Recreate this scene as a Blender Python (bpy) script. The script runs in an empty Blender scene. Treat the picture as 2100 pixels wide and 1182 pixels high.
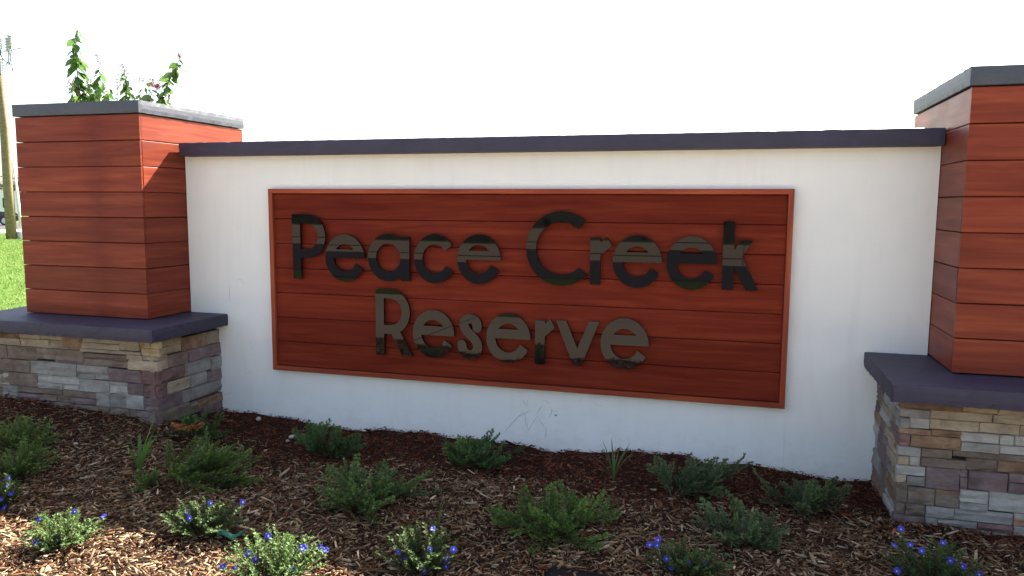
import bpy, bmesh, math, random
import numpy as np
from mathutils import Vector, Matrix
from mathutils.geometry import tessellate_polygon

# ------------------------------------------------------------------ camera
scene = bpy.context.scene
COL = scene.collection
CAM = np.array([0.0, -5.0, 1.68])
YAW, PITCH, ROLL, FPX = 0.28627, 0.10949, 0.00637, 1553.1
_c, _s = math.cos(YAW), math.sin(YAW)
FW = np.array([-_s * math.cos(PITCH), _c * math.cos(PITCH), -math.sin(PITCH)])
RT = np.array([_c, _s, 0.0])
UP = np.cross(RT, FW)
RT, UP = RT * math.cos(ROLL) + UP * math.sin(ROLL), UP * math.cos(ROLL) - RT * math.sin(ROLL)
cam = bpy.data.cameras.new('camera')
cam.sensor_width = 36.0
cam.lens = FPX * 36.0 / 2100.0
cam.clip_start, cam.clip_end = 0.05, 2000.0
co = bpy.data.objects.new('camera', cam)
COL.objects.link(co)
co.matrix_world = Matrix(((RT[0], UP[0], -FW[0], CAM[0]), (RT[1], UP[1], -FW[1], CAM[1]),
                          (RT[2], UP[2], -FW[2], CAM[2]), (0, 0, 0, 1)))
scene.camera = co

# ------------------------------------------------------------------ sky, sun, exposure
SUN = Vector((0.40, 1.0, 1.0)).normalized()
world = bpy.data.worlds.new('World')
scene.world = world
world.use_nodes = True
wn = world.node_tree
sky = wn.nodes.new('ShaderNodeTexSky')
sky.sky_type = 'NISHITA'
sky.sun_disc = False
sky.sun_elevation = math.asin(SUN.z)
sky.sun_rotation = math.atan2(SUN.x, SUN.y)
sky.dust_density = 2.5
sky.air_density = 1.0
hs_ = wn.nodes.new('ShaderNodeHueSaturation')
hs_.inputs['Saturation'].default_value = 0.74      # hazy summer sky
wn.links.new(sky.outputs[0], hs_.inputs['Color'])
wn.links.new(hs_.outputs[0], wn.nodes['Background'].inputs[0])
wn.nodes['Background'].inputs[1].default_value = 0.060
sl = bpy.data.lights.new('sun', 'SUN')
sl.energy = 5.0
sl.angle = math.radians(0.5)
sl.color = (1.0, 0.95, 0.86)
so = bpy.data.objects.new('sun', sl)
COL.objects.link(so)
so.rotation_euler = SUN.to_track_quat('Z', 'Y').to_euler()
scene.view_settings.view_transform = 'Standard'
scene.view_settings.look = 'None'
scene.view_settings.gamma = 1.0
scene.view_settings.use_curve_mapping = False
scene.view_settings.exposure = 2.85

# ------------------------------------------------------------------ helpers
rng = np.random.default_rng(7)
rnd = random.Random(11)


def ray(px, py):
    return FW + RT * (px - 1050) / FPX + UP * (591 - py) / FPX


def on_y(px, py, y):
    d = ray(px, py)
    return CAM + d * ((y - CAM[1]) / d[1])


def on_z(px, py, z):
    d = ray(px, py)
    return CAM + d * ((z - CAM[2]) / d[2])


def setp(o, label=None, cat=None, group=None, kind=None):
    for k, v in (('label', label), ('category', cat), ('group', group), ('kind', kind)):
        if v:
            o[k] = v
    return o


def thing(name, label, cat, loc=(0, 0, 0), rotz=0.0, group=None):
    o = bpy.data.objects.new(name, None)
    COL.objects.link(o)
    o.location = loc
    o.rotation_euler = (0, 0, rotz)
    o.empty_display_size = 0.1
    return setp(o, label, cat, group)


def link(name, me, parent=None, loc=(0, 0, 0), rot=(0, 0, 0), kind=None, label=None):
    o = bpy.data.objects.new(name, me)
    COL.objects.link(o)
    o.location = loc
    o.rotation_euler = rot
    if parent is not None:
        o.parent = parent
    return setp(o, label, None, None, kind)


def mesh(name, verts, faces, mats, smooth=False, fmat=None):
    me = bpy.data.meshes.new(name)
    me.from_pydata([tuple(map(float, v)) for v in verts], [], [tuple(map(int, f)) for f in faces])
    for m in (mats if isinstance(mats, (list, tuple)) else [mats]):
        me.materials.append(m)
    if fmat is not None:
        me.polygons.foreach_set('material_index', np.array(fmat, dtype=np.int32))
    if smooth:
        me.polygons.foreach_set('use_smooth', np.ones(len(me.polygons), dtype=bool))
    me.update()
    return me


def mesh_np(name, V, Q, mats, col=None, smooth=False):
    """V (n,3), Q (m,k) equal-sized faces, col (n,3) colour per vertex."""
    me = bpy.data.meshes.new(name)
    n, (m, k) = len(V), Q.shape
    me.vertices.add(n)
    me.vertices.foreach_set('co', np.ascontiguousarray(V, dtype=np.float32).ravel())
    me.loops.add(m * k)
    me.loops.foreach_set('vertex_index', np.ascontiguousarray(Q, dtype=np.int32).ravel())
    me.polygons.add(m)
    me.polygons.foreach_set('loop_start', np.arange(0, m * k, k, dtype=np.int32))
    me.polygons.foreach_set('loop_total', np.full(m, k, dtype=np.int32))
    if smooth:
        me.polygons.foreach_set('use_smooth', np.ones(m, dtype=bool))
    me.update(calc_edges=True)
    for mt in (mats if isinstance(mats, (list, tuple)) else [mats]):
        me.materials.append(mt)
    if col is not None:
        a = me.color_attributes.new('tint', 'FLOAT_COLOR', 'POINT')
        c4 = np.ones((n, 4), dtype=np.float32)
        c4[:, :3] = col
        a.data.foreach_set('color', c4.ravel())
    return me


class MB:
    """collects boxes, tubes, lathes; build() gives one mesh."""

    def __init__(self):
        self.v, self.f, self.m = [], [], []

    def add(self, vs, fs, mi=0):
        b = len(self.v)
        self.v += [tuple(v) for v in vs]
        self.f += [tuple(b + i for i in f) for f in fs]
        self.m += [mi] * len(fs)

    def box(self, x0, x1, y0, y1, z0, z1, mi=0, bev=0.0):
        bm = bmesh.new()
        bmesh.ops.create_cube(bm, size=1.0)
        for v in bm.verts:
            v.co = Vector(((x0 + x1) / 2 + v.co.x * (x1 - x0), (y0 + y1) / 2 + v.co.y * (y1 - y0),
                           (z0 + z1) / 2 + v.co.z * (z1 - z0)))
        if bev > 0:
            bmesh.ops.bevel(bm, geom=bm.edges[:], offset=bev, segments=2, profile=0.7, affect='EDGES')
        bm.verts.index_update()
        self.add([v.co[:] for v in bm.verts], [[v.index for v in f.verts] for f in bm.faces], mi)
        bm.free()

    def tube(self, pts, radii, n=8, mi=0, caps=True):
        pts = [Vector(p) for p in pts]
        vs, fs = [], []
        for i, p in enumerate(pts):
            d = (pts[min(i + 1, len(pts) - 1)] - pts[max(i - 1, 0)]).normalized()
            a = d.orthogonal().normalized() if abs(d.z) > 0.95 else d.cross(Vector((0, 0, 1))).normalized()
            b = d.cross(a)
            r = radii[i] if isinstance(radii, (list, tuple)) else radii
            for k in range(n):
                t = 2 * math.pi * k / n
                vs.append(p + a * (r * math.cos(t)) + b * (r * math.sin(t)))
        for i in range(len(pts) - 1):
            for k in range(n):
                fs.append((i * n + k, i * n + (k + 1) % n, (i + 1) * n + (k + 1) % n, (i + 1) * n + k))
        if caps:
            fs.append(tuple(range(n - 1, -1, -1)))
            fs.append(tuple((len(pts) - 1) * n + k for k in range(n)))
        self.add(vs, fs, mi)

    def mesh(self, name, mats, smooth=False):
        return mesh(name, self.v, self.f, mats, smooth, self.m)


# ------------------------------------------------------------------ materials
class NT:
    def __init__(self, name):
        self.mat = bpy.data.materials.new(name)
        self.mat.use_nodes = True
        self.nt = self.mat.node_tree
        self.bsdf = self.nt.nodes['Principled BSDF']

    def node(self, typ, **kw):
        n = self.nt.nodes.new(typ)
        for k, v in kw.items():
            if k.startswith('i_'):
                key = k[2:].replace('_', ' ')
                n.inputs[int(key) if key.isdigit() else key].default_value = v
            else:
                setattr(n, k, v)
        return n

    def link(self, a, b):
        self.nt.links.new(a, b)

    def coord(self, kind='Object', scale=(1, 1, 1), rand_off=False):
        tc = self.node('ShaderNodeTexCoord')
        mp = self.node('ShaderNodeMapping')
        mp.inputs['Scale'].default_value = scale
        self.link(tc.outputs[kind], mp.inputs['Vector'])
        if rand_off:
            oi = self.node('ShaderNodeObjectInfo')
            mu = self.node('ShaderNodeMath', operation='MULTIPLY', i_1=57.0)
            self.link(oi.outputs['Random'], mu.inputs[0])
            cb = self.node('ShaderNodeCombineXYZ')
            for i in range(3):
                self.link(mu.outputs[0], cb.inputs[i])
            self.link(cb.outputs[0], mp.inputs['Location'])
        return mp.outputs[0]

    def noise(self, vec, scale, detail=4, rough=0.6, dist=0.0):
        n = self.node('ShaderNodeTexNoise', i_Scale=scale, i_Detail=detail, i_Roughness=rough, i_Distortion=dist)
        self.link(vec, n.inputs['Vector'])
        return n.outputs['Fac']

    def ramp(self, fac, stops):
        r = self.node('ShaderNodeValToRGB')
        e = r.color_ramp.elements
        e[0].position, e[0].color = stops[0][0], (*stops[0][1], 1)
        e[1].position, e[1].color = stops[-1][0], (*stops[-1][1], 1)
        for p, c in stops[1:-1]:
            x = e.new(p)
            x.color = (*c, 1)
        self.link(fac, r.inputs[0])
        return r.outputs[0]

    def mix(self, fac, a, b, blend='MIX'):
        m = self.node('ShaderNodeMix', data_type='RGBA', blend_type=blend)
        for s, v in ((m.inputs[0], fac), (m.inputs[6], a), (m.inputs[7], b)):
            if hasattr(v, 'links'):
                self.link(v, s)
            elif isinstance(v, (int, float)):
                s.default_value = v
            else:
                s.default_value = (*v, 1)
        return m.outputs[2]

    def math(self, op, a, b=0.0, clamp=False):
        m = self.node('ShaderNodeMath', operation=op, use_clamp=clamp)
        for s, v in ((m.inputs[0], a), (m.inputs[1], b)):
            if hasattr(v, 'links'):
                self.link(v, s)
            else:
                s.default_value = v
        return m.outputs[0]

    def bump(self, h, strength=0.3, dist=0.01):
        b = self.node('ShaderNodeBump', i_Strength=strength, i_Distance=dist)
        self.link(h, b.inputs['Height'])
        self.link(b.outputs[0], self.bsdf.inputs['Normal'])

    def out(self, col, rough=0.7, spec=None, **kw):
        for key, v in (('Base Color', col), ('Roughness', rough)):
            if hasattr(v, 'links'):
                self.link(v, self.bsdf.inputs[key])
            elif isinstance(v, (int, float)):
                self.bsdf.inputs[key].default_value = v
            else:
                self.bsdf.inputs[key].default_value = (*v, 1)
        if spec is not None:
            self.bsdf.inputs['Specular IOR Level'].default_value = spec
        for k, v in kw.items():
            self.bsdf.inputs[k.replace('_', ' ')].default_value = v
        return self.mat


def m_plain(name, col, rough=0.6, scale=18.0, var=0.18, spec=None, bump=0.1, **kw):
    t = NT(name)
    v = t.coord()
    f = t.noise(v, scale, 5)
    a = tuple(c * (1 - var) for c in col)
    b = tuple(min(1, c * (1 + var)) for c in col)
    t.bump(f, bump, 0.004)
    return t.out(t.ramp(f, [(0.3, a), (0.7, b)]), rough, spec, **kw)


def m_wood(name, dark, mid, light, rough=0.40, purple=0.35, spec=0.16, stain=False):
    t = NT(name)
    v = t.coord(scale=(0.8, 6, 13), rand_off=True)
    g = t.noise(v, 1.9, 7, 0.52, 0.7)
    v2 = t.coord(scale=(2.5, 30, 120), rand_off=True)
    fine = t.noise(v2, 3.0, 4, 0.7)
    v3 = t.coord(scale=(1.4, 3, 4.5), rand_off=True)
    blot = t.noise(v3, 1.6, 4, 0.55)
    c = t.ramp(g, [(0.28, dark), (0.5, mid), (0.74, light)])
    c = t.mix(t.math('MULTIPLY', t.ramp(fine, [(0.40, (1, 1, 1)), (0.58, (0, 0, 0))]), 0.10), c, tuple(x * 0.55 for x in dark))
    c = t.mix(t.math('MULTIPLY', t.ramp(blot, [(0.46, (0, 0, 0)), (0.68, (1, 1, 1))]), purple), c,
              (mid[0] * 0.78, mid[1] * 0.75, mid[2] * 1.5))
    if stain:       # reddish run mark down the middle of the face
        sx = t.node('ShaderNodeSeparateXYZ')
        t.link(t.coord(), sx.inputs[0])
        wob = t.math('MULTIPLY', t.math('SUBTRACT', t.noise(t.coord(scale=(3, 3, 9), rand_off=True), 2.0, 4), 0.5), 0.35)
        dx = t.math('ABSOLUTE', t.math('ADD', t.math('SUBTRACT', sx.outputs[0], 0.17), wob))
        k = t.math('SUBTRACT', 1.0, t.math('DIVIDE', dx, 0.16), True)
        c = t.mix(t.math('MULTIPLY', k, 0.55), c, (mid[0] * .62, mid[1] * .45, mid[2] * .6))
    oi = t.node('ShaderNodeObjectInfo')
    br = t.math('ADD', t.math('MULTIPLY', oi.outputs['Random'], 0.30), 0.86)
    hs = t.node('ShaderNodeHueSaturation')
    t.link(br, hs.inputs['Value'])
    t.link(c, hs.inputs['Color'])
    t.bump(t.math('ADD', g, t.math('MULTIPLY', fine, 0.5)), 0.07, 0.002)
    r = t.math('ADD', t.math('MULTIPLY', blot, 0.25), rough - 0.12)
    return t.out(hs.outputs[0], r, spec)


def m_tint(name, rough=0.75, spec=0.3, trans=0.0, val=(0.8, 1.2), bump=0.0, nscale=60.0, sheen=None):
    """colour from the per-vertex tint, varied by fine noise"""
    t = NT(name)
    at = t.node('ShaderNodeAttribute', attribute_name='tint')
    v = t.coord()
    f = t.noise(v, nscale, 3)
    k = t.math('ADD', t.math('MULTIPLY', f, val[1] - val[0]), val[0])
    hs = t.node('ShaderNodeHueSaturation')
    t.link(k, hs.inputs['Value'])
    t.link(at.outputs['Color'], hs.inputs['Color'])
    if bump:
        t.bump(f, bump, 0.003)
    m = t.out(hs.outputs[0], rough, spec)
    if trans:
        tr = t.node('ShaderNodeBsdfTranslucent')
        t.link(hs.outputs[0], tr.inputs[0])
        mx = t.node('ShaderNodeMixShader', i_0=trans)
        t.link(t.bsdf.outputs[0], mx.inputs[1])
        t.link(tr.outputs[0], mx.inputs[2])
        t.link(mx.outputs[0], t.nt.nodes['Material Output'].inputs[0])
    return m


def m_stone(name, cols, stain=None, rough=0.82):
    t = NT(name)
    v = t.coord(rand_off=True)
    a = t.noise(v, 9, 6, 0.65, 0.4)
    v2 = t.coord(scale=(1, 1, 3.5), rand_off=True)
    b = t.noise(v2, 26, 6, 0.7)
    c = t.ramp(a, [(0.32, cols[0]), (0.52, cols[1]), (0.72, cols[2])])
    c = t.mix(t.math('MULTIPLY', t.ramp(b, [(0.4, (1, 1, 1)), (0.56, (0, 0, 0))]), 0.28), c, tuple(x * 0.6 for x in cols[0]))
    if stain:
        st = t.noise(v, 6.5, 2, 0.4)
        c = t.mix(t.ramp(st, [(0.55, (0, 0, 0)), (0.66, (0.85, 0.85, 0.85))]), c, stain)
    oi = t.node('ShaderNodeObjectInfo')
    hs = t.node('ShaderNodeHueSaturation')
    t.link(t.math('ADD', t.math('MULTIPLY', oi.outputs['Random'], 0.34), 0.83), hs.inputs['Value'])
    t.link(c, hs.inputs['Color'])
    t.bump(t.math('ADD', t.math('MULTIPLY', a, 1.0), t.math('MULTIPLY', b, 0.5)), 0.45, 0.010)
    return t.out(hs.outputs[0], rough, 0.25)


def m_stucco():
    t = NT('cream_stucco')
    v = t.coord()
    f = t.noise(v, 190, 4, 0.7)
    big = t.noise(v, 1.3, 4)
    med = t.noise(t.coord(scale=(7, 7, 0.9)), 1.6, 4)
    c = t.ramp(big, [(0.3, (0.77, 0.755, 0.715)), (0.7, (0.82, 0.805, 0.765))])
    c = t.mix(t.math('MULTIPLY', t.ramp(med, [(0.52, (0, 0, 0)), (0.75, (1, 1, 1))]), 0.16), c, (0.58, 0.55, 0.49))
    sp = t.node('ShaderNodeSeparateXYZ')
    t.link(t.coord(), sp.inputs[0])
    z = sp.outputs[2]
    mot = t.noise(t.coord(scale=(1, 1, 1.4)), 13, 7, 0.75)
    splash = t.math('MULTIPLY', t.math('SUBTRACT', 1.0, t.math('DIVIDE', z, 0.34), True), t.ramp(mot, [(0.45, (0, 0, 0)), (0.62, (1, 1, 1))]))
    c = t.mix(t.math('MULTIPLY', splash, 0.12), c, (0.36, 0.27, 0.20))        # soil splashed up from the bed
    drip = t.noise(t.coord(scale=(9, 9, .25)), 2.2, 5, 0.65)
    near = t.math('DIVIDE', t.math('SUBTRACT', z, 1.62), 0.42, True)
    c = t.mix(t.math('MULTIPLY', t.math('MULTIPLY', near, t.ramp(drip, [(0.5, (0, 0, 0)), (0.72, (1, 1, 1))])), 0.06), c, (0.55, 0.47, 0.34))   # run marks under the coping
    hair = t.noise(t.coord(), 300, 2, 0.5)
    c = t.mix(t.math('MULTIPLY', hair, 0.10), c, (0.55, 0.53, 0.49))
    t.bump(f, 0.5, 0.005)
    return t.out(c, 0.88, 0.2)


def m_trim(name, c0, c1, rough=0.6):
    t = NT(name)
    v = t.coord()
    f = t.noise(v, 150, 5, 0.75)
    b = t.noise(v, 3.0, 5, 0.6)
    c = t.ramp(b, [(0.3, c0), (0.7, c1)])
    d = t.noise(t.coord(scale=(1, 1, 2.5)), 9, 6, 0.7)
    c = t.mix(t.math('MULTIPLY', t.ramp(d, [(0.52, (0, 0, 0)), (0.72, (1, 1, 1))]), 0.16), c, (0.10, 0.095, 0.105))
    t.bump(f, 0.7, 0.004)
    return t.out(c, rough, 0.5)


def m_mulch_base():
    t = NT('mulch_soil')
    v = t.coord()
    f = t.noise(v, 70, 8, 0.75, 0.8)
    b = t.noise(v, 2.2, 3)
    c = t.ramp(f, [(0.3, (0.018, 0.010, 0.007)), (0.55, (0.045, 0.024, 0.015)), (0.75, (0.09, 0.05, 0.032))])
    t.bump(f, 1.0, 0.03)
    return t.out(c, 0.95, 0.1)


def m_lawn():
    t = NT('lawn_grass')
    v = t.coord()
    f = t.noise(v, 24, 8, 0.75)
    b = t.noise(v, 0.35, 5, 0.6)
    c = t.ramp(f, [(0.3, (0.035, 0.068, 0.009)), (0.55, (0.075, 0.132, 0.018)), (0.75, (0.115, 0.18, 0.03))])
    c = t.mix(t.ramp(b, [(0.42, (0, 0, 0)), (0.66, (0.6, 0.6, 0.6))]), c, (0.11, 0.14, 0.03))
    t.bump(f, 1.0, 0.06)
    return t.out(c, 0.9, 0.15)


def m_paving(name, a, b, joint=0.0):
    t = NT(name)
    v = t.coord()
    f = t.noise(v, 40, 6, 0.7)
    g = t.noise(v, 0.6, 5, 0.6)
    c = t.mix(t.math('MULTIPLY', g, 0.6), t.ramp(f, [(0.3, a), (0.7, b)]), tuple(x * 0.8 for x in a))
    if joint:
        br = t.node('ShaderNodeTexBrick', i_Scale=1.0, offset=0.0)
        br.inputs['Color1'].default_value = (1, 1, 1, 1)
        br.inputs['Color2'].default_value = (0.9, 0.9, 0.9, 1)
        br.inputs['Mortar'].default_value = (0.25, 0.25, 0.25, 1)
        br.inputs['Mortar Size'].default_value = 0.02
        br.inputs['Brick Width'].default_value = joint
        br.inputs['Row Height'].default_value = joint * 0.9
        t.link(v, br.inputs['Vector'])
        c = t.mix(0.8, c, br.outputs[0], 'MULTIPLY')
    t.bump(f, 0.4, 0.01)
    return t.out(c, 0.9, 0.2)


MAT = {}
MAT['stucco'] = m_stucco()
MAT['trim'] = m_trim('dark_slate_stucco', (0.022, 0.017, 0.038), (0.034, 0.027, 0.055))
MAT['cap'] = m_trim('grey_slate_stucco', (0.033, 0.037, 0.052), (0.048, 0.053, 0.072), 0.50)
MAT['plank'] = m_wood('red_cedar_plank', (0.128, 0.0205, 0.0100), (0.180, 0.0325, 0.0150), (0.250, 0.056, 0.0235), 0.40, 0.18, 0.14)
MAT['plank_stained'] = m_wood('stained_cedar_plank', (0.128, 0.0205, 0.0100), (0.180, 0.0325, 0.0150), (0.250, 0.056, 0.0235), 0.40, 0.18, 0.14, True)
MAT['sign_plank'] = m_wood('sign_cedar_plank', (0.110, 0.0140, 0.0068), (0.152, 0.0215, 0.0095), (0.208, 0.036, 0.0150), 0.55, 0.28, 0.05)
MAT['rail'] = m_wood('sign_frame_wood', (0.17, 0.029, 0.013), (0.27, 0.051, 0.021), (0.36, 0.083, 0.034), 0.45, 0.25)
MAT['core'] = m_plain('dark_sheathing', (0.018, 0.012, 0.010), 0.9)
MAT['acrylic'] = NT('black_acrylic').out((0.006, 0.005, 0.006), 0.012, 0.20)
MAT['acrylic_edge'] = m_plain('black_acrylic_edge', (0.008, 0.006, 0.007), 0.35, 60, 0.2)
STONE = {
    'T': m_stone('tan_stone', [(0.21, 0.16, 0.11), (0.31, 0.25, 0.175), (0.38, 0.32, 0.24)]),
    'Y': m_stone('yellow_stone', [(0.26, 0.18, 0.095), (0.38, 0.285, 0.165), (0.44, 0.35, 0.22)]),
    'G': m_stone('grey_stone', [(0.17, 0.155, 0.14), (0.245, 0.228, 0.205), (0.31, 0.29, 0.265)]),
    'W': m_stone('pale_stone', [(0.24, 0.225, 0.20), (0.32, 0.305, 0.275), (0.38, 0.365, 0.335)]),
    'B': m_stone('brown_stone', [(0.100, 0.075, 0.058), (0.165, 0.125, 0.097), (0.225, 0.175, 0.138)]),
    'P': m_stone('plum_stone', [(0.108, 0.073, 0.073), (0.172, 0.120, 0.120), (0.23, 0.175, 0.170)]),
    'Q': m_stone('red_plum_stone', [(0.10, 0.055, 0.052), (0.175, 0.10, 0.092), (0.24, 0.155, 0.138)]),
    'R': m_stone('rust_stone', [(0.12, 0.07, 0.042), (0.21, 0.13, 0.08), (0.30, 0.20, 0.135)]),
    'S': m_stone('rust_stained_stone', [(0.22, 0.215, 0.20), (0.32, 0.31, 0.29), (0.38, 0.37, 0.35)], (0.22, 0.10, 0.045)),
}
MAT['mulch'] = m_mulch_base()
MAT['chip'] = m_tint('bark_chip', 0.85, 0.08, 0.0, (0.65, 1.35), 0.5, 120)
MAT['needle'] = m_tint('juniper_needle', 0.55, 0.35, 0.22, (0.8, 1.2))
MAT['leaf'] = m_tint('small_leaf', 0.6, 0.15, 0.35, (0.8, 1.2))
MAT['bigleaf'] = m_tint('shrub_leaf', 0.38, 0.5, 0.42, (0.8, 1.2), 0.15, 40)
MAT['grass'] = m_tint('grass_blade', 0.5, 0.35, 0.4, (0.8, 1.2))
MAT['stem'] = m_plain('brown_stem', (0.10, 0.065, 0.04), 0.8, 60)
MAT['petal'] = m_tint('blue_petal', 0.5, 0.3, 0.25, (0.9, 1.1))
MAT['lawn'] = m_lawn()
MAT['asphalt'] = m_paving('asphalt', (0.040, 0.038, 0.042), (0.062, 0.060, 0.064))
MAT['concrete'] = m_paving('pale_concrete', (0.35, 0.285, 0.22), (0.46, 0.385, 0.30), 4.0)
MAT['forecourt'] = m_paving('forecourt_paving', (0.31, 0.245, 0.185), (0.43, 0.345, 0.265), 6.0)
MAT['walk'] = m_paving('pavement_concrete', (0.38, 0.37, 0.34), (0.50, 0.48, 0.45), 1.5)
MAT['pole'] = m_wood('weathered_pole', (0.11, 0.08, 0.042), (0.19, 0.145, 0.08), (0.25, 0.20, 0.12), 0.85, 0.1)
MAT['steel'] = m_plain('galvanised_steel', (0.42, 0.43, 0.44), 0.45, 30, 0.2)
MAT['porcelain'] = m_plain('grey_porcelain', (0.50, 0.50, 0.52), 0.3, 20, 0.1)
MAT['white'] = m_plain('white_plastic', (0.75, 0.75, 0.73), 0.5, 30, 0.08)
MAT['wire'] = m_plain('dark_cable', (0.03, 0.03, 0.03), 0.6)
MAT['navy'] = NT('navy_car_paint').out((0.012, 0.014, 0.035), 0.22, 0.6)
MAT['glass'] = NT('tinted_glass').out((0.02, 0.03, 0.032), 0.06, 0.6)
MAT['tyre'] = m_plain('tyre_rubber', (0.02, 0.02, 0.02), 0.85)
MAT['rim'] = m_plain('alloy_rim', (0.45, 0.46, 0.48), 0.3)
MAT['lamp'] = m_plain('lamp_lens', (0.55, 0.53, 0.52), 0.15)
MAT['fixture'] = m_plain('black_fixture_metal', (0.003, 0.0025, 0.004), 0.55, 90, 0.3, 0.12)
MAT['lens'] = NT('fixture_lens').out((0.03, 0.03, 0.035), 0.08, 0.6)
MAT['pebble'] = m_plain('pale_pebble', (0.34, 0.30, 0.25), 0.7, 25, 0.25, None, 0.4)
MAT['tag'] = m_plain('green_plastic', (0.01, 0.13, 0.075), 0.35, 30, 0.25)
MAT['siding'] = m_plain('white_siding', (0.70, 0.70, 0.68), 0.7, 6, 0.08)
MAT['roofing'] = m_plain('grey_roof_shingle', (0.16, 0.15, 0.15), 0.9, 8, 0.3)
MAT['bark'] = m_plain('tree_bark', (0.11, 0.08, 0.055), 0.9, 14, 0.35, None, 0.6)
MAT['far_leaf'] = m_tint('tree_leaf', 0.6, 0.3, 0.3, (0.75, 1.25), 0, 3)
MAT['hedge'] = m_plain('hedge_mass', (0.020, 0.030, 0.008), 0.95, 1.2, 0.5)
MAT['scuff'] = m_plain('dark_scuff', (0.24, 0.23, 0.23), 0.9)

# ------------------------------------------------------------------ ground
WALLG = np.array([(-9, .10), (-5.6, .17), (-5.3, .20), (-4.53, .14), (-3.88, .06), (-3.58, .05), (-3.23, .02), (-2.61, -.007), (-2.1, .03), (-1.65, .007),
                  (-1.18, -.012), (-.77, .015), (-.28, .054), (-.13, .014), (.21, .016), (.48, -.01), (.87, -.007), (2.0, .03), (4, .03)])


def ground_h(x, y):
    x, y = np.asarray(x, float), np.asarray(y, float)
    wall = np.interp(x, WALLG[:, 0], WALLG[:, 1])
    front = 0.068 + 0.012 * np.sin(x * 2.3 + 1) * np.cos(y * 3.1)
    t = np.clip(-y / 1.5, 0, 1)
    t = t * t * (3 - 2 * t)
    h = wall * (1 - t) + front * t
    pil = np.exp(-(((x + 4.9) / 0.75) ** 2 + ((y + 0.85) / 0.45) ** 2)) * 0.10
    cor = np.exp(-(((x + 3.95) / 0.3) ** 2 + ((y + 0.75) / 0.3) ** 2)) * 0.055
    lump = 0.010 * np.sin(x * 7.1 + 2 * np.sin(y * 5)) * np.sin(y * 8.3 + 1.3) + 0.006 * np.sin(x * 17 + y * 13)
    h = h + pil + cor + lump
    ex = np.clip(np.minimum(np.minimum((x + 7.2) / 0.5, (4.2 - x) / 0.5), (y + 3.6) / 0.35), 0, 1)
    return h * ex - 0.12 * (1 - ex)


def gh(x, y):
    return float(ground_h(x, y))


def sheet(name, pts, z, mat):
    return setp(link(name, mesh(name, [(x, y, z) for x, y in pts], [tuple(range(len(pts)))], mat)), kind='structure')


sheet('lawn', [(-600, -600), (600, -600), (600, 600), (-600, 600)], -0.07, MAT['lawn'])
nx, ny = 231, 84
gx, gy = np.meshgrid(np.linspace(-7.3, 4.3, nx), np.linspace(-3.8, 0.35, ny))
gz = ground_h(gx, gy) - 0.012
gv = np.stack([gx.ravel(), gy.ravel(), gz.ravel()], 1)
ii = (np.arange(ny - 1)[:, None] * nx + np.arange(nx - 1)[None]).ravel()
gq = np.stack([ii, ii + 1, ii + nx + 1, ii + nx], 1)
setp(link('mulch_bed', mesh_np('mulch_bed', gv, gq, MAT['mulch'], None, True)), kind='structure')

# ground on the photographer's side: driveway, grass, street, forecourt
sheet('driveway', [(-40, -8.0), (40, -8.0), (40, -3.45), (-40, -3.45)], -0.05, MAT['concrete'])
sheet('street', [(-90, -17.5), (90, -17.5), (90, -10.4), (-90, -10.4)], -0.055, MAT['asphalt'])
sheet('forecourt', [(-90, -20.2), (90, -20.2), (90, -17.5), (-90, -17.5)], -0.05, MAT['forecourt'])
sheet('forecourt', [(-90, -29.0), (90, -29.0), (90, -20.7), (-90, -20.7)], -0.05, MAT['forecourt'])
# far pavement and road, seen left of the pillar (u = away from camera, t = to its right)
UX = np.array([-0.764, 0.645])
TX = np.array([0.645, 0.764])


def ut(u, t):
    p = CAM[:2] + UX * u + TX * t
    return (float(p[0]), float(p[1]))


sheet('far_pavement', [ut(50.5, -70), ut(50.5, 30), ut(56.5, 30), ut(56.5, -70)], -0.045, MAT['walk'])
sheet('far_road', [ut(57.0, -90), ut(57.0, 40), ut(76, 40), ut(76, -90)], -0.05, MAT['asphalt'])

# ------------------------------------------------------------------ sign wall


def rough_box(x0, x1, y0, y1, z0, z1, step, amp, seed):
    """box with gridded faces and slightly uneven skin; welded, so edges wander too"""
    bm = bmesh.new()
    n = [max(1, int(round((b - a) / step))) for a, b in ((x0, x1), (y0, y1), (z0, z1))]
    L = (x0, y0, z0)
    D = (x1 - x0, y1 - y0, z1 - z0)
    cache = {}
    r = np.random.default_rng(seed)

    def vert(i, j, k):
        key = (i, j, k)
        if key not in cache:
            p = [L[a] + D[a] * key[a] / n[a] for a in range(3)]
            edge = sum(1 for a in range(3) if key[a] in (0, n[a]))
            o = r.normal(0, amp * (1.6 if edge > 1 else 0.5), 3)
            pull = 0.003 if edge > 1 else 0.0
            for a in range(3):
                if key[a] == 0:
                    o[a] += pull
                elif key[a] == n[a]:
                    o[a] -= pull
            cache[key] = bm.verts.new([p[a] + o[a] for a in range(3)])
        return cache[key]
    for ax in range(3):
        b, c = [(1, 2), (0, 2), (0, 1)][ax]
        for side in (0, n[ax]):
            for i in range(n[b]):
                for j in range(n[c]):
                    q = []
                    for di, dj in ((0, 0), (1, 0), (1, 1), (0, 1)):
                        k = [0, 0, 0]
                        k[ax], k[b], k[c] = side, i + di, j + dj
                        q.append(vert(*k))
                    f = bm.faces.new(q)
    bmesh.ops.recalc_face_normals(bm, faces=bm.faces[:])
    bm.verts.index_update()
    vs = [v.co[:] for v in bm.verts]
    fs = [[v.index for v in f.verts] for f in bm.faces]
    bm.free()
    return vs, fs


WX0, WX1 = -4.128, 1.130
wall = thing('sign_wall', 'long cream stucco wall with a dark slate coping, between the two cedar clad pillars', 'wall', (-1.5, 0.12, 0))
o3 = (-1.5, 0.12, 0.0)


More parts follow.
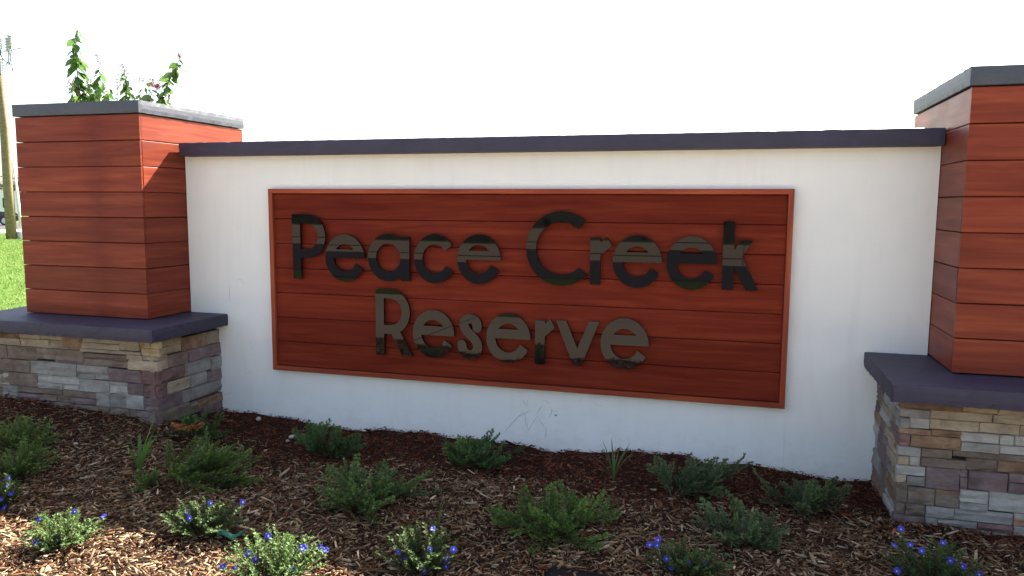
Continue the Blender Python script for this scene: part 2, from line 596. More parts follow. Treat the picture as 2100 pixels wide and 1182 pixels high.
def shift(vs, o):
    return [(v[0] - o[0], v[1] - o[1], v[2] - o[2]) for v in vs]


b = MB()
b.box(WX0, WX1, 0.0, 0.24, -0.3, 2.036)
link('wall_body', mesh('wall_body', shift(b.v, o3), b.f, MAT['stucco']), wall)
vs, fs = rough_box(-4.106, 1.128, -0.10, 0.34, 2.032, 2.135, 0.03, 0.0006, 3)
link('coping', mesh('coping', shift(vs, o3), fs, MAT['trim']), wall)
# scuffs left by brushed stems on the stucco (thin raised marks)
SC = [[(1031, 890), (1045, 874), (1060, 858), (1074, 843)], [(1077, 850), (1079, 866), (1083, 882)], [(1083, 883), (1090, 872), (1098, 860), (1103, 854)],
      [(1106, 860), (1112, 870), (1115, 877)], [(1120, 878), (1119, 890), (1117, 902)], [(1072, 820), (1078, 828), (1083, 835)], [(1081, 820), (1082, 830)],
      [(1110, 832), (1106, 840), (1101, 848)], [(1114, 822), (1122, 823), (1125, 829)], [(1127, 833), (1131, 841), (1130, 850), (1126, 857)], [(1133, 844), (1145, 844)],
      [(1187, 823), (1195, 814)], [(1218, 830), (1236, 833)], [(472, 584), (471, 600), (470, 618)], [(484, 578), (492, 572), (500, 584)], [(513, 700), (516, 718)], [(506, 768), (514, 762)],
      [(1062, 856), (1076, 848), (1087, 841)], [(1102, 850), (1109, 850)], [(1097, 864), (1102, 865)], [(457, 810), (475, 806)]]
for pl in SC:
    pts = [on_y(px + rnd.uniform(-.6, .6), py + rnd.uniform(-.6, .6), -0.0004) for px, py in pl]
    m_ = MB()
    nP = len(pts)
    m_.tube([p - np.array(o3) for p in pts], [rnd.uniform(.0008, .0016) if 0 < k < nP - 1 else .0005 for k in range(nP)], 5)
    link('scuff_mark', m_.mesh('scuff_mark', MAT['scuff']), wall)
p = on_y(1140, 852, 0.0)
m_ = MB()
m_.box(p[0] - .008 - o3[0], p[0] + .008 - o3[0], -.003 - o3[1], .002 - o3[1], p[2] - .004, p[2] + .005, 0, .001)
link('stucco_chip', m_.mesh('stucco_chip', MAT['scuff']), wall)

p = on_y(1609, 842, 0.0)
m_ = MB()
m_.box(p[0] - .003 - o3[0], p[0] + .003 - o3[0], -.0022 - o3[1], .01 - o3[1], -.1, p[2] + .01, 0, .0008)
link('joint_bead', m_.mesh('joint_bead', MAT['stucco']), wall)

# ------------------------------------------------------------------ pillars
PITCHZ, GAP, PT = 0.1865, 0.0045, 0.018


def plank_mesh(L, h, ends=0.0):
    """plank along x, outer face at y = 0 looking to -y, chamfered long edges"""
    c = 0.003
    prof = [(PT, 0), (c, 0), (0, c), (0, h - c), (c, h), (PT, h)]
    vs = [(x, y, z) for x in (-L / 2, L / 2) for y, z in prof]
    n = len(prof)
    fs = [(k, (k + 1) % n, n + (k + 1) % n, n + k) for k in range(n)] + [tuple(range(n - 1, -1, -1)), tuple(range(n, 2 * n))]
    bm = bmesh.new()
    V = [bm.verts.new(v) for v in vs]
    for f in fs:
        bm.faces.new([V[i] for i in f])
    bmesh.ops.recalc_face_normals(bm, faces=bm.faces[:])
    me = bpy.data.meshes.new('plank')
    bm.to_mesh(me)
    bm.free()
    me.materials.append(MAT['plank'])
    return me


def stone_mesh(w, h, d, mat, seed):
    """split-face ledge stone: uneven front of nu x nv cells, chamfered rim, 20-50 triangles"""
    r = random.Random(seed)
    nv = 3 if h > 0.055 else (2 if h > 0.03 else 1)
    nu = 3 if (w > 0.16 and nv < 3) else 2
    ch = min(0.0042, h * 0.10)
    lay = [r.uniform(-.004, .004) for _ in range(nv + 1)]     # split-face courses step in and out
    V, F = [], []
    for j in range(nv + 1):
        for i in range(nu + 1):
            edge = (i in (0, nu)) or (j in (0, nv))
            u = w * i / nu + (r.uniform(-.15, .15) * w / nu if 0 < i < nu else 0)
            v = h * j / nv + (r.uniform(-.2, .2) * h / nv if 0 < j < nv else 0)
            if i == 0:
                u += ch * r.uniform(.5, 1.2)
            if i == nu:
                u -= ch * r.uniform(.5, 1.2)
            if j == 0:
                v += ch * r.uniform(.4, 1.1)
            if j == nv:
                v -= ch * r.uniform(.4, 1.1)
            V.append((u, -(d + lay[j] * (.6 if edge else 1) + r.uniform(-.005, .004) - (0.002 if edge else 0)), v))
    n1 = nu + 1
    for j in range(nv):
        for i in range(nu):
            F.append((j * n1 + i, j * n1 + i + 1, (j + 1) * n1 + i + 1, (j + 1) * n1 + i))
    ring = [(i, 0) for i in range(nu)] + [(nu, j) for j in range(nv)] + [(i, nv) for i in range(nu, 0, -1)] + [(0, j) for j in range(nv, 0, -1)]
    b0 = len(V)
    for i, j in ring:
        V.append((w * i / nu, -(d - ch * 1.5 - .0025 + r.uniform(-.002, .002)), h * j / nv + (r.uniform(-.0015, .0015))))
    b1 = len(V)
    for i, j in ring:
        V.append((w * i / nu, 0.0, h * j / nv))
    m = len(ring)
    for k in range(m):
        k2 = (k + 1) % m
        a0, a1 = ring[k][1] * n1 + ring[k][0], ring[k2][1] * n1 + ring[k2][0]
        F.append((b0 + k, b0 + k2, a1, a0))
        F.append((b1 + k, b1 + k2, b0 + k2, b0 + k))
    return mesh('stone', V, F, mat)


def fill_rows(u0, u1, z0, z1, seed, palette):
    r = random.Random(seed)
    out = []
    z = z0
    while z < z1 - 0.01:
        hh = min(r.choice([.045, .06, .09, .1]), z1 - z)
        u = u0
        while u < u1 - 0.01:
            ww = min(r.uniform(.1, .4), u1 - u)
            if u1 - u - ww < .05:
                ww = u1 - u
            c = r.choice(palette)
            if hh > .085 and r.random() < .5:
                out += [(u, u + ww, z, z + hh * .55, c), (u, u + ww, z + hh * .55, z + hh, r.choice([c, c, r.choice(palette)]))]
            else:
                out.append((u, u + ww, z, z + hh, c))
            u += ww
        z += hh
    return out


def build_pillar(name, label, x0, x1, yf, yb, ztop, captop, led, base, ledz, faces, seed):
    """led / base = (x0, x1, yf, yb); faces: (origin fn) lists of stones (u0,u1,z0,z1,colour)"""
    L = ((x0 + x1) / 2, (yf + yb) / 2, 0.0)
    t = thing(name, label, 'pillar', L)
    zb = ztop - 8 * PITCHZ
    b = MB()
    b.box(x0 + .035 - L[0], x1 - .035 - L[0], yf + .035 - L[1], yb - .035 - L[1], zb - .02, ztop + .01)
    link('core', b.mesh('core', MAT['core']), t)
    me_f, me_s = plank_mesh(x1 - x0, PITCHZ - GAP), plank_mesh(yb - yf - 2 * PT - .004, PITCHZ - GAP)
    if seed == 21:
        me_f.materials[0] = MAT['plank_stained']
    r = random.Random(seed)
    for k in range(8):
        z = zb + k * PITCHZ + GAP * 0.5
        j = lambda: r.uniform(-.0012, .0012)
        link('plank', me_f, t, (0 + j(), yf - L[1] + j(), z + j()))
        link('plank', me_s, t, (x1 - L[0] + j(), j(), z + j()), (0, 0, math.pi / 2))
        link('plank', me_s, t, (x0 - L[0] + j(), j(), z + j()), (0, 0, -math.pi / 2))
        link('plank', me_f, t, (0 + j(), yb - L[1] + j(), z + j()), (0, 0, math.pi))
    vs, fs = rough_box(x0 - .014, x1 + .014, yf - .014, yb + .014, ztop + .004, captop, .03, .0005, seed)
    link('cap', mesh('cap', shift(vs, L), fs, MAT['cap']), t)
    vs, fs = rough_box(*led, ledz - .094, ledz, .03, .0010, seed + 1)
    link('ledge', mesh('ledge', shift(vs, L), fs, MAT['trim']), t)
    bx0, bx1, byf, byb = base
    b = MB()
    b.box(bx0 + .03 - L[0], bx1 - .03 - L[0], byf + .03 - L[1], byb - .03 - L[1], -.3, ledz - .09)
    core = link('stone_base', b.mesh('stone_base', MAT['core']), t)
    k = 0
    for face, stones in faces:
        for (u0, u1, z0, z1, c) in stones:
            k += 1
            g = .0005
            w, h = u1 - u0 - 2 * g, z1 - z0 - 2 * g
            if w < .015 or h < .008:
                continue
            d = .034 + random.Random(seed * 999 + k).uniform(0, .012)
            me = stone_mesh(w, h, d, STONE[c], seed * 1000 + k)
            if face == 'front':
                link('stone', me, core, (u0 + g - L[0], byf + .031 - L[1], z0 + g))
            elif face == 'right':
                link('stone', me, core, (bx1 - .031 - L[0], u0 + g - L[1], z0 + g), (0, 0, math.pi / 2))
            elif face == 'left':
                link('stone', me, core, (bx0 + .031 - L[0], u1 - g - L[1], z0 + g), (0, 0, -math.pi / 2))
    return t


LF= [(-5.233, -5.073, 0.671, 0.694, 'R'), (-5.071, -4.88, 0.678, 0.701, 'T'), (-4.875, -4.679, 0.679, 0.705, 'T'), (-4.674, -4.502, 0.62, 0.707, 'R'), (-5.236, -5.078, 0.617, 0.662, 'T'), (-5.072, -4.814, 0.614, 0.667, 'T'), (-4.801, -4.642, 0.616, 0.673, 'T'), (-5.241, -5.214, 0.509, 0.607, 'B'), (-5.2, -4.927, 0.509, 0.606, 'B'), (-4.916, -4.495, 0.53, 0.607, 'B'), (-4.749, -4.497, 0.513, 0.526, 'P'), (-5.25, -4.998, 0.42, 0.504, 'B'), (-4.987, -4.567, 0.418, 0.509, 'G'), (-4.557, -4.275, 0.449, 0.507, 'G'), (-5.259, -5.214, 0.309, 0.404, 'W'), (-5.201, -4.937, 0.313, 0.405, 'B'), (-4.924, -4.55, 0.357, 0.405, 'W'), (-4.929, -4.7, 0.313, 0.348, 'W'), (-4.69, -4.549, 0.315, 0.346, 'W'), (-4.538, -4.403, 0.409, 0.434, 'G'), (-4.398, -4.268, 0.419, 0.439, 'G'), (-4.539, -4.275, 0.316, 0.399, 'S'), (-5.267, -5.132, 0.258, 0.303, 'G'), (-5.231, -5.135, 0.212, 0.251, 'G'), (-5.125, -4.707, 0.265, 0.298, 'B'), (-4.7, -4.394, 0.265, 0.305, 'B'), (-5.13, -4.894, 0.213, 0.242, 'P'), (-4.888, -4.759, 0.221, 0.251, 'B'), (-4.753, -4.623, 0.217, 0.256, 'B'), (-4.617, -4.397, 0.222, 0.253, 'P'), (-5.133, -4.975, 0.161, 0.199, 'P'), (-4.968, -4.782, 0.175, 0.204, 'P'), (-4.776, -4.561, 0.18, 0.207, 'B'), (-4.556, -4.352, 0.187, 0.206, 'B'), (-4.493, -4.339, 0.676, 0.704, 'T'), (-4.262, -4.169, 0.324, 0.377, 'W'), (-4.16, -3.989, 0.65, 0.696, 'T'), (-3.982, -3.899, 0.668, 0.7, 'Y'), (-3.895, -3.841, 0.665, 0.702, 'Y'), (-3.984, -3.844, 0.609, 0.662, 'Y'), (-3.971, -3.846, 0.578, 0.605, 'T'), (-4.105, -3.976, 0.574, 0.606, 'T'), (-4.092, -3.85, 0.507, 0.573, 'T'), (-3.987, -3.856, 0.403, 0.496, 'Q'), (-4.281, -3.993, 0.409, 0.491, 'P'), (-4.263, -4.109, 0.384, 0.401, 'G'), (-4.108, -3.97, 0.326, 0.402, 'P'), (-3.978, -3.86, 0.315, 0.394, 'Q'), (-4.269, -4.134, 0.216, 0.309, 'G'), (-4.125, -3.974, 0.22, 0.314, 'S'), (-3.966, -3.864, 0.257, 0.305, 'P'), (-3.97, -3.866, 0.207, 0.248, 'P'), (-4.276, -4.115, 0.164, 0.21, 'B'), (-4.11, -4.051, 0.163, 0.205, 'B'), (-4.046, -3.868, 0.169, 0.21, 'P'), (-4.021, -3.871, 0.119, 0.159, 'P'), (-4.495, -4.161, 0.64, 0.673, 'T'), (-4.498, -3.976, 0.608, 0.623, 'T'), (-4.488, -4.11, 0.556, 0.588, 'B'), (-4.49, -4.096, 0.509, 0.556, 'B')]
LS= [(-0.691, -0.438, 0.662, 0.696, 'Y'), (-0.693, -0.422, 0.599, 0.658, 'Y'), (-0.432, -0.154, 0.596, 0.682, 'R'), (-0.146, 0.011, 0.597, 0.681, 'T'), (-0.697, -0.575, 0.5, 0.598, 'T'), (-0.571, -0.371, 0.496, 0.583, 'B'), (-0.364, 0.008, 0.495, 0.583, 'P'), (-0.703, -0.415, 0.407, 0.491, 'Q'), (-0.403, -0.115, 0.399, 0.496, 'G'), (-0.109, 0.011, 0.386, 0.481, 'G'), (-0.709, -0.596, 0.311, 0.403, 'Q'), (-0.591, -0.35, 0.313, 0.391, 'T'), (-0.344, -0.17, 0.313, 0.388, 'G'), (-0.165, 0.006, 0.306, 0.38, 'P'), (-0.678, -0.442, 0.206, 0.298, 'P'), (-0.435, 0.001, 0.205, 0.29, 'G'), (-0.721, -0.368, 0.114, 0.203, 'B'), (-0.36, -0.222, 0.107, 0.176, 'B'), (-0.273, 0.002, 0.115, 0.178, 'R'), (-0.223, -0.001, 0.06, 0.118, 'P')]
RF= [(0.861, 1.135, 0.652, 0.674, 'R'), (1.137, 1.295, 0.655, 0.672, 'Y'), (1.296, 1.469, 0.65, 0.672, 'T'), (0.866, 0.993, 0.602, 0.636, 'G'), (0.865, 0.903, 0.541, 0.589, 'G'), (0.901, 0.995, 0.549, 0.594, 'W'), (0.993, 1.277, 0.603, 0.643, 'T'), (1.276, 1.472, 0.607, 0.644, 'T'), (0.996, 1.219, 0.549, 0.599, 'T'), (1.218, 1.399, 0.551, 0.598, 'T'), (1.398, 1.532, 0.556, 0.597, 'T'), (0.868, 1.005, 0.511, 0.537, 'R'), (1.005, 1.138, 0.517, 0.544, 'R'), (0.869, 0.91, 0.446, 0.507, 'Q'), (0.909, 1.143, 0.449, 0.507, 'R'), (1.139, 1.314, 0.5, 0.539, 'W'), (1.313, 1.377, 0.496, 0.54, 'W'), (1.376, 1.48, 0.501, 0.545, 'W'), (1.141, 1.316, 0.446, 0.49, 'W'), (1.315, 1.483, 0.449, 0.49, 'W'), (0.865, 0.961, 0.397, 0.441, 'W'), (0.866, 0.91, 0.346, 0.387, 'T'), (0.909, 0.963, 0.341, 0.391, 'W'), (0.962, 1.109, 0.391, 0.439, 'B'), (1.107, 1.486, 0.417, 0.443, 'B'), (0.964, 1.174, 0.349, 0.397, 'B'), (1.172, 1.312, 0.353, 0.41, 'B'), (1.31, 1.49, 0.35, 0.411, 'R'), (0.864, 0.991, 0.29, 0.341, 'W'), (0.866, 0.904, 0.249, 0.29, 'T'), (0.904, 0.992, 0.237, 0.283, 'G'), (0.992, 1.15, 0.227, 0.347, 'P'), (1.144, 1.184, 0.308, 0.346, 'P'), (1.147, 1.189, 0.24, 0.305, 'P'), (1.184, 1.368, 0.251, 0.342, 'P'), (1.367, 1.497, 0.256, 0.295, 'P'), (1.363, 1.493, 0.31, 0.353, 'P'), (0.911, 1.043, 0.135, 0.235, 'B'), (1.039, 1.15, 0.214, 0.237, 'R'), (1.04, 1.154, 0.141, 0.209, 'B'), (0.87, 0.914, 0.144, 0.238, 'B'), (1.151, 1.284, 0.182, 0.243, 'W'), (1.156, 1.287, 0.142, 0.17, 'G'), (1.283, 1.505, 0.151, 0.243, 'W'), (0.873, 0.906, 0.078, 0.139, 'B'), (0.904, 1.001, 0.08, 0.143, 'B'), (1.0, 1.134, 0.081, 0.14, 'G'), (1.133, 1.403, 0.083, 0.135, 'G'), (1.401, 1.509, 0.083, 0.142, 'S'), (0.861, 1.002, 0.042, 0.073, 'P'), (1.003, 1.059, 0.047, 0.076, 'G'), (1.06, 1.243, 0.05, 0.068, 'G'), (1.242, 1.406, 0.045, 0.071, 'Q'), (1.406, 1.512, 0.045, 0.073, 'G')]

pal = ['T', 'G', 'B', 'P', 'W', 'R', 'Q', 'B', 'G']


def close_gaps(st, zmax, grow=.012):
    """stretch each traced stone a little towards its neighbours so joints stay narrow"""
    out = []
    for a in st:
        u0, u1, z0, z1, c = a
        def gapto(side):
            best = grow
            for q in st:
                if q is a:
                    continue
                if side in 'lr' and q[2] < z1 - .008 and q[3] > z0 + .008:
                    dd = (u0 - q[1]) if side == 'l' else (q[0] - u1)
                    if dd > -.02:
                        best = min(best, dd / 2)
                if side in 'du' and q[0] < u1 - .012 and q[1] > u0 + .012:
                    dd = (z0 - q[3]) if side == 'd' else (q[2] - z1)
                    if dd > -.02:
                        best = min(best, dd / 2)
            return best
        out.append((u0 - gapto('l'), u1 + gapto('r'), z0 - gapto('d'), min(zmax, z1 + gapto('u')), c))
    return out


LF = [q for q in LF if q[:2] != (-4.262, -4.169)] + [(-4.393, -4.283, .215, .305, 'G'), (-4.348, -4.283, .163, .21, 'B'), (-4.335, -4.165, .676, .704, 'T'), (-4.262, -4.114, .322, .378, 'W')]
LF = [(-5.272 if q[0] < -5.2 else q[0],) + q[1:] for q in LF]
RF = [(q[0], 1.528 if q[1] > 1.46 else q[1]) + q[2:] for q in RF]
LFa = close_gaps(LF, .722) + fill_rows(-5.53, -5.275, .0, .722, 5, pal) + fill_rows(-5.27, -3.87, -.04, .105, 15, ['P', 'B', 'P'])
LSa = close_gaps(LS, .722) + fill_rows(.03, .90, .0, .722, 6, pal) + fill_rows(-.70, .03, -.03, .055, 16, ['P', 'B', 'P'])
RFa = close_gaps(RF, .702) + fill_rows(1.53, 2.54, -.02, .702, 7, pal) + fill_rows(.87, 1.53, -.06, .035, 18, ['P', 'B', 'G'])
RSa = fill_rows(-.73, .90, -.06, .702, 8, ['T', 'P', 'G', 'R', 'P', 'W', 'B'])
build_pillar('cedar_pillar', 'left cedar clad pillar on a stone base, with a leafy shrub rising behind its cap',
             -5.277, -4.132, -.458, .731, 2.313, 2.410, (-5.622, -3.787, -.812, 1.04), (-5.53, -3.876, -.702, .93), .818,
             [('front', LFa), ('right', LSa), ('left', fill_rows(-.70, .93, 0, .722, 9, pal))], 21)
build_pillar('cedar_pillar', 'right cedar clad pillar on a stone base, cut off by the edge of the view',
             1.133, 2.278, -.526, .775, 2.296, 2.400, (.783, 2.628, -.897, 1.0), (.872, 2.54, -.744, .89), .798,
             [('front', RFa), ('left', RSa), ('right', fill_rows(-.73, .89, 0, .702, 10, pal))], 22)

# ------------------------------------------------------------------ the sign board
SX0, SX1, SZ0, SZ1 = -3.357, 0.335, .415, 1.787
scx, scz = (SX0 + SX1) / 2, (SZ0 + SZ1) / 2
sign = thing('sign_board', 'red cedar sign board with black letters reading Peace Creek Reserve on the cream wall', 'sign', (scx, 0, scz))
FWD, FD = .034, .060
for nm, (ax, az, bx, bz) in {'top': (SX0, SZ1, SX1, SZ1), 'bottom': (SX1, SZ0, SX0, SZ0), 'left': (SX0, SZ0, SX0, SZ1), 'right': (SX1, SZ1, SX1, SZ0)}.items():
    A = np.array([ax, az]); B = np.array([bx, bz])
    cen = (A + B) / 2
    d = (B - A) / np.linalg.norm(B - A)
    n = np.array([d[1], -d[0]])
    L = np.linalg.norm(B - A)
    hl = L / 2 - .0006
    # local: x along rail, z inward; mitred ends
    c = .003
    prof = [(-.001, 0.0), (-FD + c, 0.0), (-FD, c), (-FD, FWD - c), (-FD + c, FWD), (-.001, FWD)]
    vs = [(sg * (hl - z), y, z) for sg in (-1, 1) for y, z in prof]
    npf = len(prof)
    fs = [(k, (k + 1) % npf, npf + (k + 1) % npf, npf + k) for k in range(npf)] + [tuple(range(npf - 1, -1, -1)), tuple(range(npf, 2 * npf))]
    me = mesh('frame_rail', vs, fs, MAT['rail'])
    bm = bmesh.new(); bm.from_mesh(me); bmesh.ops.recalc_face_normals(bm, faces=bm.faces[:]); bm.to_mesh(me); bm.free()
    o = link('frame_rail', me, sign, (cen[0] - scx, 0, cen[1] - scz))
    M = Matrix(((d[0], 0, n[0], 0), (0, 1, 0, 0), (d[1], 0, n[1], 0), (0, 0, 0, 1)))
    if M.determinant() < 0:
        M = Matrix(((-d[0], 0, n[0], 0), (0, 1, 0, 0), (-d[1], 0, n[1], 0), (0, 0, 0, 1)))
    o.rotation_euler = M.to_euler()
b = MB()
b.box(SX0 + .02 - scx, SX1 - .02 - scx, -.016, -.001, SZ0 + .02 - scz, SZ1 - .02 - scz)
link('backing_board', b.mesh('backing_board', MAT['core']), sign)
ph = (SZ1 - SZ0 - 2 * FWD - .004) / 7
pm = plank_mesh(SX1 - SX0 - 2 * FWD - .004, ph - .0035)
pm.materials[0] = MAT['sign_plank']
for k in range(7):
    link('plank', pm, sign, (rnd.uniform(-.001, .001), -.036 + rnd.uniform(-.0008, .0008), SZ0 + FWD + .0045 + k * ph - scz))


# letters: signed-distance strokes -> outline -> extruded plate
def sd_poly(X, Z, P):
    P = np.array(P)
    d = np.full(X.shape, 1e9)
    ins = np.zeros(X.shape, bool)
    for i in range(len(P)):
        a, b2 = P[i], P[(i + 1) % len(P)]
        e = b2 - a
        wx, wz = X - a[0], Z - a[1]
        t = np.clip((wx * e[0] + wz * e[1]) / (e @ e), 0, 1)
        d = np.minimum(d, np.hypot(wx - e[0] * t, wz - e[1] * t))
        cnd = ((a[1] <= Z) & (b2[1] > Z)) | ((b2[1] <= Z) & (a[1] > Z))
        den = e[1] if abs(e[1]) > 1e-12 else 1e-12
        xi = a[0] + (Z - a[1]) / den * e[0]
        ins ^= cnd & (X < xi)
    return np.where(ins, -d, d)


def sd_rect(X, Z, x0, x1, z0, z1):
    return sd_poly(X, Z, [(x0, z0), (x1, z0), (x1, z1), (x0, z1)])


def sd_ring(X, Z, cx, cz, rx, rz, w):
    return np.abs(np.hypot(X - cx, (Z - cz) * rx / rz) - (rx - w / 2)) - w / 2


def sd_path(X, Z, P, hw):
    d = np.full(X.shape, 1e9)
    for a, b2 in zip(P[:-1], P[1:]):
        a, b2 = np.array(a), np.array(b2)
        e = b2 - a
        t = np.clip(((X - a[0]) * e[0] + (Z - a[1]) * e[1]) / (e @ e), 0, 1)
        d = np.minimum(d, np.hypot(X - a[0] - e[0] * t, Z - a[1] - e[1] * t))
    return d - hw


def wedge(X, Z, cx, cz, a0, a1):
    """inside (negative) between the two angles, degrees, |a| < 90, right of centre"""
    n0 = (math.sin(math.radians(a0)), -math.cos(math.radians(a0)))
    n1 = (-math.sin(math.radians(a1)), math.cos(math.radians(a1)))
    return np.maximum(n0[0] * (X - cx) + n0[1] * (Z - cz), n1[0] * (X - cx) + n1[1] * (Z - cz))


def g_e(cx, cz, b1, b0, rx=.155, rz=.168, w=.060):
    def f(X, Z):
        ring = sd_ring(X, Z, cx, cz, rx, rz, w)
        cut = np.maximum(wedge(X, Z, cx, cz + .012, -33, 88), Z - (b0 + .001))
        ring = np.maximum(ring, -cut)
        outer = np.hypot(X - cx, (Z - cz) * rx / rz) - rx
        return np.minimum(ring, np.maximum(outer, sd_rect(X, Z, cx - rx, cx + rx + .01, b0, b1)))
    return f, (cx - rx, cx + rx, cz - rz, cz + rz)


def g_c(cx, cz, rx, rz, w, a0, a1):
    return (lambda X, Z: np.maximum(sd_ring(X, Z, cx, cz, rx, rz, w), -wedge(X, Z, cx, cz, a0, a1))), (cx - rx, cx + rx, cz - rz, cz + rz)


def g_a(cx, cz, sx, s0, s1, rx=.157, rz=.167, w=.059):
    return (lambda X, Z: np.minimum(sd_ring(X, Z, cx, cz, rx, rz, w), sd_rect(X, Z, sx - .060, sx, s0, s1))), (cx - rx, sx, cz - rz, cz + rz)


def bowl(X, Z, x0, cx, cz, rx, rz, w):
    d = np.maximum(sd_ring(X, Z, cx, cz, rx, rz, w * .95), cx - X)
    for zt in (cz + rz - w, cz - rz):
        d = np.minimum(d, sd_rect(X, Z, x0, cx + .004, zt, zt + w))
    return d


def g_P():
    return (lambda X, Z: np.minimum(sd_rect(X, Z, -3.142, -3.081, 1.126, 1.598), bowl(X, Z, -3.12, -3.012, 1.4405, .138, .1575, .059))), (-3.15, -2.87, 1.12, 1.6)


def g_R():
    return (lambda X, Z: np.minimum(np.minimum(sd_rect(X, Z, -2.472, -2.412, .592, 1.069), bowl(X, Z, -2.45, -2.355, .910, .146, .159, .059)),
                                    sd_poly(X, Z, [(-2.356, .765), (-2.284, .765), (-2.190, .598), (-2.264, .596)]))), (-2.48, -2.18, .59, 1.075)


def g_polys(*P):
    allp = np.array([q for p_ in P for q in p_])
    def f(X, Z):
        d = np.full(X.shape, 1e9)
        for p_ in P:
            d = np.minimum(d, sd_poly(X, Z, p_))
        return d
    return f, (allp[:, 0].min(), allp[:, 0].max(), allp[:, 1].min(), allp[:, 1].max())


def rect(x0, x1, z0, z1):
    return [(x0, z0), (x1, z0), (x1, z1), (x0, z1)]


SP = [(-1.700, .826), (-1.702, .858), (-1.722, .882), (-1.752, .890), (-1.781, .881), (-1.798, .853), (-1.789, .820), (-1.766, .791), (-1.735, .764),
      (-1.709, .735), (-1.695, .700), (-1.702, .663), (-1.727, .640), (-1.757, .634), (-1.787, .646), (-1.805, .672), (-1.812, .704)]
SPs = []
for i in range(len(SP) - 1):   # smooth the stroke
    p0, p1, p2, p3 = [np.array(SP[min(max(i + k, 0), len(SP) - 1)]) for k in (-1, 0, 1, 2)]
    for t in (0, .33, .66):
        SPs.append(tuple(.5 * (2 * p1 + (p2 - p0) * t + (2 * p0 - 5 * p1 + 4 * p2 - p3) * t * t + (3 * p1 - p0 - 3 * p2 + p3) * t ** 3)))
SPs.append(SP[-1])
LETTERS = [
    ('P', g_P(), -.65), ('e', g_e(-2.715, 1.288, 1.347, 1.290), -.27), ('a', g_a(-2.370, 1.299, -2.208, 1.138, 1.447), .05),
    ('c', g_c(-2.014, 1.300, .153, .169, .058, -33, 38), .05), ('e', g_e(-1.688, 1.305, 1.361, 1.303), .10),
    ('C', g_c(-1.110, 1.392, .237, .245, .063, -46, 49), -.65),
    ('r', g_polys(rect(-.911, -.849, 1.163, 1.466), [(-.853, 1.428), (-.803, 1.470), (-.775, 1.418), (-.853, 1.352)]), -.15),
    ('e', g_e(-.606, 1.318, 1.376, 1.317), -.10), ('e', g_e(-.262, 1.318, 1.376, 1.317), -.75),
    ('k', g_polys(rect(-.070, -.008, 1.160, 1.582), [(-.012, 1.385), (.032, 1.466), (.102, 1.468), (.020, 1.335), (-.012, 1.30)], [(-.012, 1.345), (.036, 1.372), (.141, 1.162), (.073, 1.162), (-.012, 1.318)]), -.07),
    ('R', g_R(), -.15), ('e', g_e(-2.027, .767, .820, .760), .15),
    ('s', ((lambda X, Z: sd_path(X, Z, SPs, .030)), (-1.85, -1.66, .6, .925)), .55),
    ('e', g_e(-1.474, .768, .827, .766), .95),
    ('r', g_polys(rect(-1.280, -1.218, .603, .900), [(-1.222, .872), (-1.176, .910), (-1.150, .858), (-1.222, .792)]), -.70),
    ('v', g_polys([(-1.134, .906), (-1.070, .907), (-.990, .718), (-.912, .909), (-.848, .910), (-.964, .611), (-1.015, .611)]), .55),
    ('e', g_e(-.676, .774, .830, .768), .50),
]


def outline(f, box, h=.004):
    x = np.arange(box[0] - .02, box[1] + .02, h)
    z = np.arange(box[2] - .02, box[3] + .02, h)
    X, Z = np.meshgrid(x, z)
    D = f(X, Z) - 0.0028
    D = np.where(np.abs(D) < 1e-7, 1e-7, D)
    seg = {}
    pos = {}

    def ep(j, i, k):        # crossing on edge: k=0 horizontal (i,i+1), k=1 vertical (j,j+1)
        key = (j, i, k)
        if key not in pos:
            a = D[j, i]
            b2 = D[j, i + 1] if k == 0 else D[j + 1, i]
            t = a / (a - b2)
            pos[key] = (x[i] + h * t, z[j]) if k == 0 else (x[i], z[j] + h * t)
        return key
    S = D < 0
    J, I = np.nonzero((S[:-1, :-1] != S[:-1, 1:]) | (S[:-1, :-1] != S[1:, :-1]) | (S[:-1, :-1] != S[1:, 1:]))
    for j, i in zip(J, I):
        s = (S[j, i], S[j, i + 1], S[j + 1, i + 1], S[j + 1, i])
        E_ = [(j, i, 0), (j, i + 1, 1), (j + 1, i, 0), (j, i, 1)]   # bottom right top left
        cr = [k for k in range(4) if s[k] != s[(k + 1) % 4]]
        if len(cr) == 2:
            prs = [(cr[0], cr[1])]
        else:
            prs = [(cr[0], cr[1]), (cr[2], cr[3])] if s[0] else [(cr[3], cr[0]), (cr[1], cr[2])]
        for a, b2 in prs:
            A_, B_ = ep(*E_[a]), ep(*E_[b2])
            seg.setdefault(A_, []).append(B_)
            seg.setdefault(B_, []).append(A_)
    loops, seen = [], set()
    for st in seg:
        if st in seen:
            continue
        lp, cur, prev = [], st, None
        while cur not in seen:
            seen.add(cur)
            lp.append(pos[cur])
            nx_ = [q for q in seg[cur] if q != prev and q not in seen]
            prev = cur
            if not nx_:
                break
            cur = nx_[0]
        if len(lp) > 8:
            loops.append(simplify(lp, .0005))
    return loops


def simplify(lp, tol):
    P = np.array(lp)
    k = int(np.argmax(((P - P[0]) ** 2).sum(1)))

    def dp(a):
        if len(a) < 3:
            return a[:-1].tolist()
        e = a[-1] - a[0]
        L = np.hypot(*e)
        if L < 1e-9:
            d = np.hypot(*(a - a[0]).T)
        else:
            d = np.abs(e[0] * (a[:, 1] - a[0, 1]) - e[1] * (a[:, 0] - a[0, 0])) / L
        m = int(np.argmax(d))
        if d[m] > tol:
            return dp(a[:m + 1]) + dp(a[m:])
        return [a[0].tolist()]
    return dp(P[:k + 1]) + dp(np.vstack([P[k:], P[:1]]))


